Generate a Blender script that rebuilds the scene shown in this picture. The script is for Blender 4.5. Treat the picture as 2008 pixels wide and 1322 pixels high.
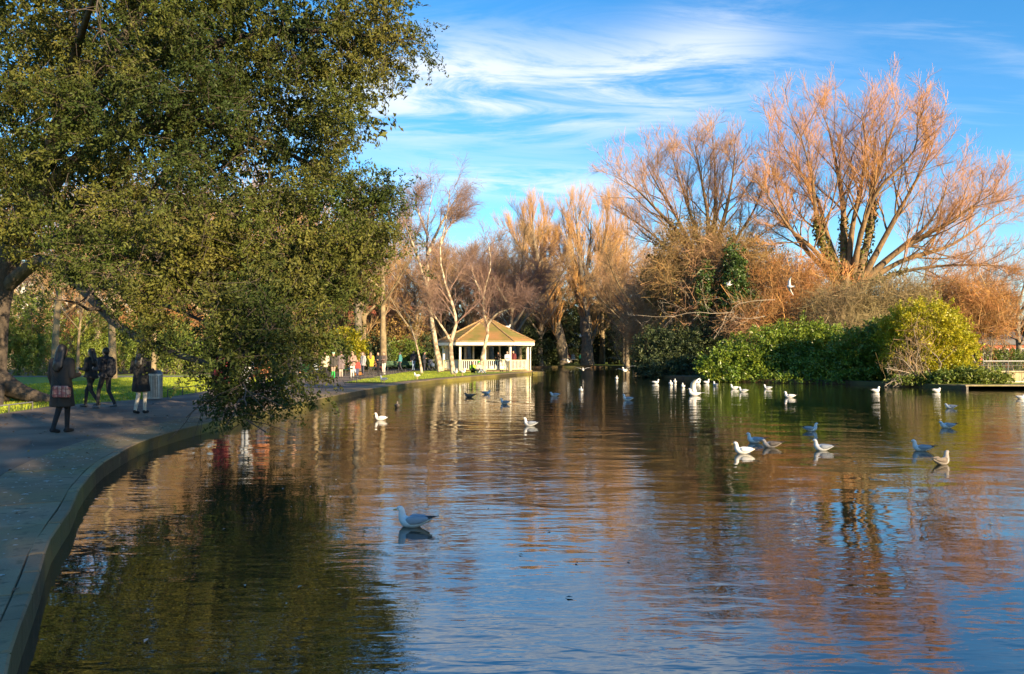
import bpy, bmesh, math, random
import numpy as np
from mathutils import Vector, Matrix
from mathutils.geometry import tessellate_polygon

for o in list(bpy.data.objects): bpy.data.objects.remove(o)
sc = bpy.context.scene
COL = sc.collection
R = math.radians

# ------------------------------------------------------------------ camera
FPX, CX, CY, HOR, EYE = 1517.0, 1004.0, 661.0, 695.0, 1.5
PITCH = math.atan((HOR - CY) / FPX)
cd = bpy.data.cameras.new('camera'); cam = bpy.data.objects.new('camera', cd); COL.objects.link(cam)
cam.location = (0, 0, EYE); cam.rotation_euler = (math.pi/2 + PITCH, 0, 0)
cd.sensor_width = 36; cd.lens = 36*FPX/2008; cd.clip_start = .05; cd.clip_end = 5000
sc.camera = cam

# ------------------------------------------------------------------ sky, sun, exposure
SUN_DIR = Vector((.64, -.77, 0)).normalized()          # horizontal direction towards the sun
SUN_EL = R(15)
w = bpy.data.worlds.new('World'); sc.world = w; w.use_nodes = True
nt = w.node_tree; N = nt.nodes; L = nt.links; N.clear()
def nd(t, **kw):
    n = N.new(t)
    for k, v in kw.items(): setattr(n, k, v)
    return n
def mth(op, a, b=None, clamp=False):
    n = nd('ShaderNodeMath', operation=op); n.use_clamp = clamp
    for i, v in enumerate((a, b)):
        if v is None: continue
        if isinstance(v, (int, float)): n.inputs[i].default_value = v
        else: L.new(v, n.inputs[i])
    return n.outputs[0]
out = nd('ShaderNodeOutputWorld'); bg = nd('ShaderNodeBackground')
sky = nd('ShaderNodeTexSky', sky_type='NISHITA', sun_disc=False)
sky.sun_elevation = SUN_EL
sky.sun_rotation = math.atan2(SUN_DIR.x, SUN_DIR.y)
sky.altitude = 0; sky.air_density = 1.0; sky.dust_density = .1; sky.ozone_density = 3.2
hs = nd('ShaderNodeHueSaturation'); hs.inputs['Saturation'].default_value = 1.27; hs.inputs['Value'].default_value = .95
L.new(sky.outputs[0], hs.inputs['Color'])
tc = nd('ShaderNodeTexCoord'); sep = nd('ShaderNodeSeparateXYZ'); L.new(tc.outputs['Generated'], sep.inputs[0])
zz = mth('ADD', mth('MAXIMUM', sep.outputs[2], 0.0), .12)
uu = mth('DIVIDE', sep.outputs[0], zz); vv = mth('DIVIDE', sep.outputs[1], zz)
cmb = nd('ShaderNodeCombineXYZ'); L.new(uu, cmb.inputs[0]); L.new(vv, cmb.inputs[1])
def cloud_noise(scale, rot, stretch, loc, detail=8, rough=.6, dist=.6):
    m = nd('ShaderNodeMapping'); m.inputs['Rotation'].default_value = (0, 0, R(rot))
    m.inputs['Scale'].default_value = (stretch[0], stretch[1], 1); m.inputs['Location'].default_value = loc
    L.new(cmb.outputs[0], m.inputs[0])
    n = nd('ShaderNodeTexNoise'); n.inputs['Scale'].default_value = scale; n.inputs['Detail'].default_value = detail
    n.inputs['Roughness'].default_value = rough; n.inputs['Distortion'].default_value = dist
    L.new(m.outputs[0], n.inputs[0]); return n.outputs[0]
big = cloud_noise(.75, 12, (.55, 1.0), (3.3, 1.15, 0), 3, .5, .3)
fine = cloud_noise(3.0, 25, (.5, 1.2), (1.0, 4.0, 0), 12, .66, 1.1)
streak = cloud_noise(3.2, -38, (.3, 1.6), (7.0, 2.0, 0), 8, .6, .4)
def ramp(v, a, b):
    n = nd('ShaderNodeMapRange', interpolation_type='SMOOTHSTEP'); L.new(v, n.inputs[0])
    n.inputs[1].default_value = a; n.inputs[2].default_value = b; return n.outputs[0]
# a broad cirrus band low over the far shore, as one of the cloud fields
yy = mth('MAXIMUM', sep.outputs[1], .05)
az = mth('DIVIDE', sep.outputs[0], yy); el = mth('DIVIDE', sep.outputs[2], yy)
def band(a0, e0, wa, we, tilt):
    da = mth('SUBTRACT', az, a0); de = mth('SUBTRACT', mth('SUBTRACT', el, e0), mth('MULTIPLY', da, tilt))
    q = mth('ADD', mth('POWER', mth('ABSOLUTE', mth('DIVIDE', da, wa)), 2.0), mth('POWER', mth('ABSOLUTE', mth('DIVIDE', de, we)), 2.0))
    return mth('MULTIPLY', mth('POWER', 2.718, mth('MULTIPLY', q, -1.0)), mth('GREATER_THAN', sep.outputs[1], .05))
bands = mth('ADD', mth('ADD', band(.02, .345, .30, .060, .06), mth('MULTIPLY', band(.02, .222, .16, .020, -.05), .8)),
            mth('ADD', mth('MULTIPLY', band(.25, .40, .13, .07, .5), .55), mth('MULTIPLY', band(-.12, .37, .12, .055, .1), .55)))
m1 = mth('MULTIPLY', bands, ramp(fine, .33, .60))
m2 = mth('MULTIPLY', mth('MULTIPLY', ramp(big, .52, .72), ramp(fine, .42, .78)), .38)
m3 = mth('MULTIPLY', mth('MULTIPLY', ramp(streak, .50, .72), ramp(big, .38, .60)), .34)
mask = mth('MULTIPLY', mth('ADD', mth('ADD', m1, m2), m3, True), .82)
mixc = nd('ShaderNodeMix', data_type='RGBA'); L.new(mask, mixc.inputs[0]); L.new(hs.outputs[0], mixc.inputs[6])
mixc.inputs[7].default_value = (3.7, 3.85, 4.0, 1)
L.new(mixc.outputs[2], bg.inputs[0]); bg.inputs[1].default_value = .106
L.new(bg.outputs[0], out.inputs[0])

sl = bpy.data.lights.new('sun', 'SUN'); sun = bpy.data.objects.new('sun', sl); COL.objects.link(sun)
sl.energy = 5.0; sl.angle = R(.53); sl.color = (1.0, .75, .44)
sd = Vector((SUN_DIR.x*math.cos(SUN_EL), SUN_DIR.y*math.cos(SUN_EL), math.sin(SUN_EL)))
sun.rotation_euler = sd.to_track_quat('Z', 'Y').to_euler(); sun.location = (30, -30, 30)
sc.view_settings.view_transform = 'Standard'; sc.view_settings.look = 'None'
sc.view_settings.exposure = 1.5; sc.view_settings.gamma = 1
sc.cycles.max_bounces = 6; sc.cycles.diffuse_bounces = 3; sc.cycles.glossy_bounces = 3
sc.cycles.transmission_bounces = 3; sc.cycles.transparent_max_bounces = 4
sc.cycles.caustics_reflective = False; sc.cycles.caustics_refractive = False
sc.cycles.use_denoising = True; sc.cycles.sample_clamp_indirect = 4

# ------------------------------------------------------------------ helpers
def P(px, py, D):
    """world point seen at a pixel of the photograph, D metres ahead"""
    cx, cz = (px-CX)/FPX, (CY-py)/FPX
    y = math.cos(PITCH) - cz*math.sin(PITCH); z = math.sin(PITCH) + cz*math.cos(PITCH)
    return Vector((cx*D/y, D, EYE + z*D/y))
def ground_at(px, py, z=0.0):
    D = FPX*(EYE-z)/(py-HOR)
    return Vector(((px-CX)/FPX*D, D, z))

MATS = {}
def mat(name, c1, c2=None, rough=.8, scale=4, detail=4, bump=0, bscale=30, island=0, transl=0, spec=.5, metal=0, contrast=(.35, .65), c3=None, s3=.5, coord='Object', emit=0):
    if name in MATS: return MATS[name]
    m = bpy.data.materials.new(name); m.use_nodes = True; MATS[name] = m
    t = m.node_tree; n = t.nodes; l = t.links; b = n['Principled BSDF']; o = n['Material Output']
    b.inputs['Roughness'].default_value = rough; b.inputs['Metallic'].default_value = metal
    b.inputs['Specular IOR Level'].default_value = spec
    c = n.new('ShaderNodeTexCoord')
    col = None
    def mix(f, a, bb):
        x = n.new('ShaderNodeMix'); x.data_type = 'RGBA'
        l.new(f, x.inputs[0])
        for i, v in ((6, a), (7, bb)):
            if isinstance(v, tuple): x.inputs[i].default_value = (*v, 1)
            else: l.new(v, x.inputs[i])
        return x.outputs[2]
    def noise(s, d, lo, hi):
        q = n.new('ShaderNodeTexNoise'); q.inputs['Scale'].default_value = s; q.inputs['Detail'].default_value = d
        l.new(c.outputs[coord], q.inputs[0])
        r = n.new('ShaderNodeMapRange'); r.inputs[1].default_value = lo; r.inputs[2].default_value = hi
        l.new(q.outputs[0], r.inputs[0]); return r.outputs[0]
    col = c1
    if c2: col = mix(noise(scale, detail, *contrast), c1, c2)
    if c3: col = mix(noise(s3, 3, .42, .62), col, c3)
    if island:
        g = n.new('ShaderNodeNewGeometry')
        h = n.new('ShaderNodeHueSaturation')
        if isinstance(col, tuple): h.inputs['Color'].default_value = (*col, 1)
        else: l.new(col, h.inputs['Color'])
        r = n.new('ShaderNodeMapRange'); l.new(g.outputs['Random Per Island'], r.inputs[0])
        r.inputs[3].default_value = 1-island; r.inputs[4].default_value = 1+island
        l.new(r.outputs[0], h.inputs['Value'])
        r2 = n.new('ShaderNodeMapRange')
        wn = n.new('ShaderNodeTexWhiteNoise'); wn.noise_dimensions = '1D'; l.new(g.outputs['Random Per Island'], wn.inputs['W'])
        l.new(wn.outputs['Value'], r2.inputs[0]); r2.inputs[3].default_value = .5-island*.055; r2.inputs[4].default_value = .5+island*.045
        l.new(r2.outputs[0], h.inputs['Hue']); col = h.outputs[0]
    if isinstance(col, tuple): b.inputs['Base Color'].default_value = (*col, 1)
    else: l.new(col, b.inputs['Base Color'])
    if bump:
        q = n.new('ShaderNodeTexNoise'); q.inputs['Scale'].default_value = bscale; q.inputs['Detail'].default_value = 6
        l.new(c.outputs[coord], q.inputs[0])
        bp = n.new('ShaderNodeBump'); bp.inputs['Strength'].default_value = 1; bp.inputs['Distance'].default_value = bump
        l.new(q.outputs[0], bp.inputs['Height']); l.new(bp.outputs[0], b.inputs['Normal'])
    if transl:
        tr = n.new('ShaderNodeBsdfTranslucent'); ms = n.new('ShaderNodeMixShader'); ms.inputs[0].default_value = transl
        if isinstance(col, tuple): tr.inputs[0].default_value = (*col, 1)
        else: l.new(col, tr.inputs[0])
        l.new(b.outputs[0], ms.inputs[1]); l.new(tr.outputs[0], ms.inputs[2]); l.new(ms.outputs[0], o.inputs[0])
    return m

def tag(o, label=None, cat=None, group=None, kind=None):
    if label: o['label'] = label
    if cat: o['category'] = cat
    if group: o['group'] = group
    if kind: o['kind'] = kind
    return o
def empty(name, loc=(0, 0, 0), rz=0):
    o = bpy.data.objects.new(name, None); COL.objects.link(o); o.location = loc; o.rotation_euler = (0, 0, rz)
    o.empty_display_size = .2; return o
def link(name, me, m=None, parent=None):
    o = bpy.data.objects.new(name, me); COL.objects.link(o)
    if m is not None and not me.materials:
        for x in (m if isinstance(m, (list, tuple)) else [m]): me.materials.append(x)
    if parent is not None: o.parent = parent
    return o
def mesh_np(name, V, F, smooth=False):
    """fast mesh from arrays: V (n,3), F (m,4) quads or (m,3)"""
    me = bpy.data.meshes.new(name); V = np.asarray(V, np.float32); F = np.asarray(F, np.int32)
    k = F.shape[1]; me.vertices.add(len(V)); me.vertices.foreach_set('co', V.ravel())
    me.loops.add(F.size); me.loops.foreach_set('vertex_index', F.ravel())
    me.polygons.add(len(F)); me.polygons.foreach_set('loop_start', np.arange(len(F), dtype=np.int32)*k)
    if smooth: me.polygons.foreach_set('use_smooth', np.ones(len(F), bool))
    me.update(calc_edges=True); return me
def bm_obj(name, bm, m, parent=None, smooth=False):
    me = bpy.data.meshes.new(name); bmesh.ops.recalc_face_normals(bm, faces=bm.faces)
    if smooth:
        for f in bm.faces: f.smooth = True
    bm.to_mesh(me); bm.free(); return link(name, me, m, parent)
def box(bm, c, s, rz=0, bev=0):
    g = bmesh.ops.create_cube(bm, size=1); vs = g['verts']
    bmesh.ops.scale(bm, vec=s, verts=vs)
    if bev:
        es = list({e for v in vs for e in v.link_edges}); r = bmesh.ops.bevel(bm, geom=es, offset=bev, segments=1, affect='EDGES'); vs = list({v for f in r['faces'] for v in f.verts} | {v for v in vs if v.is_valid})
    if rz: bmesh.ops.rotate(bm, cent=(0, 0, 0), matrix=Matrix.Rotation(rz, 3, 'Z'), verts=vs)
    bmesh.ops.translate(bm, vec=c, verts=vs); return vs
def boxo(name, c, s, m, parent=None, rz=0, bev=0):
    bm = bmesh.new(); box(bm, c, s, rz, bev); return bm_obj(name, bm, m, parent)
def bar(bm, a, b, r0, r1=None, k=8, cap=True):
    a = Vector(a); b = Vector(b); r1 = r0 if r1 is None else r1; d = b-a
    g = bmesh.ops.create_cone(bm, cap_ends=cap, segments=k, radius1=r0, radius2=r1, depth=d.length)
    M = Matrix.Translation((a+b)/2) @ d.to_track_quat('Z', 'Y').to_matrix().to_4x4()
    bmesh.ops.transform(bm, matrix=M, verts=g['verts']); return g['verts']
def catmull(pts, n):
    pts = [np.array(p, float) for p in pts]; pts = [2*pts[0]-pts[1]] + pts + [2*pts[-1]-pts[-2]]
    seg = len(pts)-3; out = []
    for t in np.linspace(0, seg-1e-6, n):
        i = int(t); u = t-i; p0, p1, p2, p3 = pts[i:i+4]
        out.append(.5*((2*p1)+(-p0+p2)*u+(2*p0-5*p1+4*p2-p3)*u*u+(-p0+3*p1-3*p2+p3)*u**3))
    return np.array(out)
def sheet(name, poly, z, m, kind='structure', parent=None):
    bm = bmesh.new(); vs = [bm.verts.new((x, y, z)) for x, y in poly]
    for t in tessellate_polygon([[Vector((x, y, 0)) for x, y in poly]]): bm.faces.new([vs[i] for i in t])
    bmesh.ops.recalc_face_normals(bm, faces=bm.faces)
    if sum(f.normal.z for f in bm.faces) < 0: bmesh.ops.reverse_faces(bm, faces=bm.faces)
    me = bpy.data.meshes.new(name); bm.to_mesh(me); bm.free(); o = link(name, me, m, parent)
    if kind: o['kind'] = kind
    return o
def norm(a): return a/np.maximum(np.linalg.norm(a, axis=-1, keepdims=True), 1e-9)

# ---- branches as batches of tubes
def tubes(batches):
    Vs, Fs, off = [], [], 0
    for Pn, Rn, k in batches:
        if len(Pn) == 0: continue
        B, n, _ = Pn.shape; T = norm(np.gradient(Pn, axis=1)); mt = norm(Pn[:, -1]-Pn[:, 0])
        ref = np.where(np.abs(mt[:, 2:3]) > .8, np.array([[1., 0, 0]]), np.array([[0, 0, 1.]]))[:, None, :]
        U = norm(np.cross(T, np.broadcast_to(ref, T.shape))); W = np.cross(T, U)
        a = np.arange(k)/k*2*np.pi
        V = Pn[:, :, None, :]+Rn[:, :, None, None]*(np.cos(a)[None, None, :, None]*U[:, :, None, :]+np.sin(a)[None, None, :, None]*W[:, :, None, :])
        idx = np.arange(B*n*k).reshape(B, n, k); a0 = idx[:, :-1]; a1 = idx[:, 1:]
        F = np.stack([a0, np.roll(a0, -1, 2), np.roll(a1, -1, 2), a1], -1).reshape(-1, 4)
        Vs.append(V.reshape(-1, 3)); Fs.append(F+off); off += B*n*k
    return np.concatenate(Vs), np.concatenate(Fs)
def grow(rng, Pn, Rn, count, t0=.25, t1=1., ang=40, angv=12, lr=.4, lenv=.3, n=5, up=.2, up2=.08, wob=.12, rr=.5, rmin=.008, tip=.3, fall=.5, lmin=0, out=None):
    B, m, _ = Pn.shape; idx = np.repeat(np.arange(B), count); K = len(idx)
    t = t0+(t1-t0)*((np.tile(np.arange(count), B)+rng.random(K))/count)
    f = t*(m-1); i = np.minimum(f.astype(int), m-2); u = (f-i)[:, None]
    pos = Pn[idx, i]*(1-u)+Pn[idx, i+1]*u; tan = norm(Pn[idx, i+1]-Pn[idx, i]); rad = Rn[idx, i]*(1-u[:, 0])+Rn[idx, i+1]*u[:, 0]
    plen = np.linalg.norm(np.diff(Pn, axis=1), axis=2).sum(1)[idx]
    rnd = norm(rng.normal(size=(K, 3))); perp = norm(np.cross(tan, rnd)); a = np.radians(ang+angv*rng.normal(size=K))[:, None]
    d = tan*np.cos(a)+perp*np.sin(a); d[:, 2] += up
    if out is not None: d[:, :2] += out*norm(pos[:, :2]-Pn[idx, 0][:, :2])
    d = norm(d)
    Ln = np.maximum(lr*plen*(1-fall*t)*(1+lenv*(rng.random(K)*2-1)), lmin)
    pts = [pos]; st = (Ln/(n-1))[:, None]
    for _ in range(n-1):
        pts.append(pts[-1]+d*st); d = d+wob*rng.normal(size=(K, 3)); d[:, 2] += up2; d = norm(d)
    C = np.stack(pts, 1); r0 = np.maximum(rad*rr, rmin); RR = r0[:, None]*np.linspace(1, tip, n)[None]
    return C, np.maximum(RR, rmin*.6)
def limb(pts, r0, r1, n=12): 
    C = catmull(pts, n); return C[None], (r1+(r0-r1)*(1-np.linspace(0, 1, n))**1.35)[None]

# ---- leaves
def leaves(rng, C, A, Nn, ln, wd, fold=.18, lv=.3):
    K = len(C); A = norm(A); S = norm(np.cross(A, Nn)); Nn = np.cross(S, A)
    l = (ln*(1+lv*(rng.random(K)*2-1)))[:, None]; w_ = l*(wd/ln)
    V = np.stack([C-A*l*.5, C+S*w_*.5+Nn*w_*fold+A*l*.05, C+A*l*.5-Nn*l*.08, C-S*w_*.5+Nn*w_*fold+A*l*.05], 1).reshape(-1, 3)
    return V, np.arange(K*4).reshape(K, 4)
def blob_points(rng, blobs, K, shell=.55):
    """points in ellipsoids (centre, radii), mostly near their surfaces; returns points and outward directions"""
    w_ = np.array([b[1][0]*b[1][2]+b[1][1]*b[1][2]+.3*b[1][0]*b[1][1] for b in blobs]); w_ = w_*np.array([b[2] if len(b) > 2 else 1 for b in blobs])
    idx = rng.choice(len(blobs), K, p=w_/w_.sum()); d = norm(rng.normal(size=(K, 3)))
    rad = shell+(1-shell)*rng.random(K)**.6; rad *= 1+.10*rng.normal(size=K)
    c = np.array([b[0] for b in blobs])[idx]; r = np.array([b[1] for b in blobs])[idx]
    return c+d*r*rad[:, None], d
def pxblob(px, py, D, rx, ry, rd, wt=1):
    c = P(px, py, D); s = D/FPX; return (tuple(c), (rx*s, rd, ry*s), wt)
def foliage(rng, blobs, shoots, per, ln, wd, droop=.3, slen=.5, spread=.07, shell=.55, zmin=None, twigs=False, twr=.006, clump=0, csize=.4):
    if clump:
        c0, d0 = blob_points(rng, blobs, shoots//clump, shell); S0 = np.repeat(c0, clump, 0); d = np.repeat(d0, clump, 0); shoots = len(S0); S0 = S0+csize*rng.normal(size=S0.shape)*np.array([1, 1, .75])
    else: S0, d = blob_points(rng, blobs, shoots, shell)
    d = norm(d+.7*rng.normal(size=d.shape)+np.array([0, 0, -droop]))
    L_ = slen*(.6+.8*rng.random(shoots)); t = rng.random((shoots, per))**.8
    C = S0[:, None]+d[:, None]*(L_[:, None, None]*t[..., None]); C = C+spread*rng.normal(size=C.shape); C[..., 2] -= droop*.25*(L_[:, None]*t)**2
    A = d[:, None]+.9*rng.normal(size=C.shape); A[..., 2] -= droop*.5
    Nn = rng.normal(size=C.shape)*.8+d[:, None]*.35+np.array([0, 0, .35])
    C = C.reshape(-1, 3); A = A.reshape(-1, 3); Nn = Nn.reshape(-1, 3)
    if zmin is not None:
        k = C[:, 2] > zmin; C, A, Nn = C[k], A[k], Nn[k]
    V, F = leaves(rng, C, A, Nn, ln, wd)
    tw = None
    if twigs:
        q = np.linspace(0, 1, 3)[None, :, None]; Pt = S0[:, None]-d[:, None]*L_[:, None, None]*.5+d[:, None]*(L_[:, None, None]*1.4*q)
        if zmin is not None: Pt[..., 2] = np.maximum(Pt[..., 2], zmin)
        k_ = np.arange(0, shoots, 2); Pt = Pt[k_]; tw = (Pt, np.tile(np.array([[twr, twr*.8, twr*.4]]), (len(k_), 1)), 3)
    return V, F, tw
def bush(name, label, cat, blobs, shoots, per, ln, wd, m, seed, base=None, stem_m=None, stems=7, stem_r=.05, group=None, **kw):
    rng = np.random.default_rng(seed); cs = np.array([b[0] for b in blobs])
    b0 = base if base is not None else (cs[:, 0].mean(), cs[:, 1].mean(), 0)
    root = empty(name, (b0[0], b0[1], b0[2])); tag(root, label, cat, group)
    V, F, tw = foliage(rng, blobs, shoots, per, ln, wd, **kw)
    off = np.array(root.location)
    link('foliage', mesh_np('foliage', V-off, F), m, root)
    bt = [tw] if tw else []
    for k in range(stems):
        bl = blobs[k % len(blobs)]; e = np.array(bl[0])+np.array(bl[1])*rng.normal(size=3)*.35
        s = np.array([b0[0]*.4+bl[0][0]*.6+rng.normal()*.25, b0[1]*.4+bl[0][1]*.6+rng.normal()*.25, b0[2]-.1])
        q = limb([s, s*.5+e*.5+np.array([*rng.normal(size=2)*.2, .2]), e], stem_r, stem_r*.3, 6); bt.append((q[0], q[1], 5))
        c, r = grow(rng, q[0], q[1], 6, .3, 1, 45, 12, .5, n=4, rmin=.008); bt.append((c, r, 4))
    if bt:
        V, F = tubes(bt); link('stem', mesh_np('stem', V-off, F, True), stem_m or BARK, root)
    return root

BARK = mat('bark_brown', (.16, .115, .075), (.075, .055, .04), .9, 5, bump=.02, bscale=18)

# ------------------------------------------------------------------ shoreline
near = [(9, -1.6), (4, -.6), (1.5, .15), (0, .75), (-1.0, 1.75), (-1.82, 2.75), (-2.36, 3.63), (-2.66, 4.18), (-3.22, 5.29), (-3.74, 6.29), (-4.27, 7.51), (-4.79, 8.59), (-5.48, 10.25),
        (-5.85, 11.4), (-6.3, 13.15), (-6.55, 15.2), (-6.62, 17.6), (-6.5, 23), (-6.3, 31), (-5.6, 38), (-4.4, 45.5), (-2.0, 54), (.6, 62), (2.2, 66.6)]
SH = catmull(near, 240)
seg = np.linalg.norm(np.diff(SH, axis=0), axis=1); arc = np.concatenate([[0], np.cumsum(seg)])
def shore(s):
    x = np.interp(s, arc, SH[:, 0]); y = np.interp(s, arc, SH[:, 1]); e = .05
    t = np.array([np.interp(s+e, arc, SH[:, 0])-np.interp(s-e, arc, SH[:, 0]), np.interp(s+e, arc, SH[:, 1])-np.interp(s-e, arc, SH[:, 1])]); t /= np.linalg.norm(t)
    return np.array([x, y]), np.array([-t[1], t[0]])*np.array([1, 1])   # point, normal pointing to the land (left of travel)
far = [(2.9, 68.2), (2.2, 70.5), (.5, 74), (-.5, 84), (1, 96), (6, 101), (13, 100), (17, 93), (15.5, 82), (12, 72), (10.6, 63), (11.2, 54), (13, 49), (16, 46.6), (19, 44.6), (20.4, 41.6), (21.4, 38.6), (21.8, 37.0),
       (30, 37.0), (44, 37), (52, 25), (50, 6), (36, -4), (20, -3)]
pond = [tuple(p) for p in SH[:, :2]] + far
WZ = -.2
G_SOIL = mat('leaf_litter_soil', (.075, .05, .03), (.15, .09, .04), .95, 3, 6, bump=.03, bscale=14, c3=(.07, .085, .025), s3=.25)
def ground():
    bm = bmesh.new(); O = [(-900, -300), (900, -300), (900, 1500), (-900, 1500)]
    polys = [[Vector((*p, 0)) for p in O], [Vector((p[0], p[1], 0)) for p in pond]]
    vs = [bm.verts.new((p.x, p.y, -.006)) for q in polys for p in q]
    for t in tessellate_polygon(polys): bm.faces.new([vs[i] for i in t])
    n0 = len(O); lo = [bm.verts.new((v.co.x, v.co.y, -.8)) for v in vs[n0:]]; k = len(lo)
    bmesh.ops.recalc_face_normals(bm, faces=bm.faces)
    if sum(f.normal.z for f in bm.faces) < 0: bmesh.ops.reverse_faces(bm, faces=bm.faces)
    for i in range(k):
        j = (i+1) % k; bm.faces.new([vs[n0+i], vs[n0+j], lo[j], lo[i]])
    me = bpy.data.meshes.new('ground'); bm.to_mesh(me); bm.free(); o = link('ground', me, G_SOIL); o['kind'] = 'structure'; return o
ground()

# water: rippled by several wave trains, real reflections
def water():
    m = bpy.data.materials.new('pond_water'); m.use_nodes = True; t = m.node_tree; n = t.nodes; l = t.links; b = n['Principled BSDF']
    b.inputs['Base Color'].default_value = (.014, .017, .008, 1); b.inputs['Roughness'].default_value = .015; b.inputs['IOR'].default_value = 2.9
    c = n.new('ShaderNodeTexCoord')
    def nz(scale, sx, sy, rot, det, dist=0., loc=0, rough=.5):
        mp = n.new('ShaderNodeMapping'); mp.inputs['Scale'].default_value = (sx, sy, 1); mp.inputs['Rotation'].default_value = (0, 0, R(rot)); mp.inputs['Location'].default_value = (loc, loc*.7, 0)
        l.new(c.outputs['Object'], mp.inputs[0]); q = n.new('ShaderNodeTexNoise'); q.inputs['Scale'].default_value = scale; q.inputs['Detail'].default_value = det
        q.inputs['Distortion'].default_value = dist; q.inputs['Roughness'].default_value = rough; l.new(mp.outputs[0], q.inputs[0]); return q.outputs[0]
    def ma(op, a, bb):
        q = n.new('ShaderNodeMath'); q.operation = op
        for i, v in enumerate((a, bb)):
            if isinstance(v, (int, float)): q.inputs[i].default_value = v
            else: l.new(v, q.inputs[i])
        return q.outputs[0]
    def rp(v, a, bb, lo=0., hi=1.):
        q = n.new('ShaderNodeMapRange'); q.inputs[1].default_value = a; q.inputs[2].default_value = bb; q.inputs[3].default_value = lo; q.inputs[4].default_value = hi; l.new(v, q.inputs[0]); return q.outputs[0]
    patch = rp(nz(.16, 1, .7, 20, 2, 0, 3.1), .38, .62, .25, 1.45)
    swell = ma('MULTIPLY', nz(1.0, .75, 1.35, 14, 1.5, .25), .017)
    rip = ma('MULTIPLY', ma('MULTIPLY', nz(4.2, .6, 1.7, -8, 2, .3, 5.), patch), .0056)
    rip2 = ma('MULTIPLY', ma('MULTIPLY', nz(11., .6, 1.6, 6, 2, 0, 9.), patch), .0009)
    h = ma('ADD', ma('ADD', swell, rip), rip2)
    bp = n.new('ShaderNodeBump'); bp.inputs['Strength'].default_value = 1; bp.inputs['Distance'].default_value = 1.0
    l.new(h, bp.inputs['Height']); l.new(bp.outputs[0], b.inputs['Normal'])
    bm = bmesh.new(); vs = [bm.verts.new(v) for v in ((-9, -6, WZ), (56, -6, WZ), (56, 104, WZ), (-9, 104, WZ))]; bm.faces.new(vs)
    o = bm_obj('water', bm, m); o['kind'] = 'structure'
water()

# ------------------------------------------------------------------ path, lawns, stone edging
ASPH = mat('path_asphalt', (.18, .132, .092), (.215, .16, .115), .85, 1.2, 6, bump=.004, bscale=120, c3=(.065, .054, .045), s3=.5)
GRASS = mat('lawn_grass', (.19, .27, .02), (.25, .31, .025), .9, 2.2, 6, bump=.04, bscale=40, c3=(.15, .22, .018), s3=.6)
def inner(s, off): p, nn = shore(s); return tuple(p+nn*off)
ss = np.linspace(arc[0], arc[-1], 160); SW = .86
iy = [inner(s, SW+.17) for s in ss]
path_r = [p for p in iy if p[1] < 40.3]
path_poly = path_r + [(-8.9, 40.6), (-8.95, 50), (-9.1, 60), (-8.6, 68), (-7.8, 76), (-7.6, 90), (-11.5, 90), (-12.0, 75), (-12.6, 65), (-13.0, 55), (-13.3, 45), (-12.9, 36), (-12.3, 30), (-12.0, 26.6), (-12.8, 24.4), (-13.3, 22.3), (-12.9, 19.6),
                      (-13.6, 15), (-15, 8), (-16, -6), (-3, -9), (9, -9)]
sheet('path', path_poly, .001, ASPH)
sheet('path_across_lawn', [(-60, 50.5), (-13.3, 51.5), (-13.1, 54), (-60, 54.5)], .006, mat('path_pale', (.20, .185, .16), (.14, .13, .12), .9, 2, 5, bump=.004, bscale=60))
strip = [inner(s, SW+.15) for s in ss if 40.3 < inner(s, 1)[1] < 67.5]
sheet('lawn', [(-8.85, 40.7)] + strip + [(-2.5, 73), (-7.7, 76), (-8.5, 68), (-9.0, 60), (-8.85, 50)], .03, GRASS)
sheet('lawn', [(-12.0, 26.7), (-12.8, 24.45), (-13.35, 22.3), (-12.95, 19.6), (-13.65, 15), (-15.1, 8), (-16.1, -6), (-70, -6), (-70, 58), (-13.1, 58), (-13.05, 55), (-13.35, 45), (-12.95, 36), (-12.35, 30)], -.002, GRASS)
sheet('lawn', [(21.9, 38.6), (70, 38.6), (70, 60), (24, 60), (22, 46)], .02, GRASS)
sheet('lawn', [(-12, 100), (17, 104), (40, 140), (-20, 140)], .02, GRASS)

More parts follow.
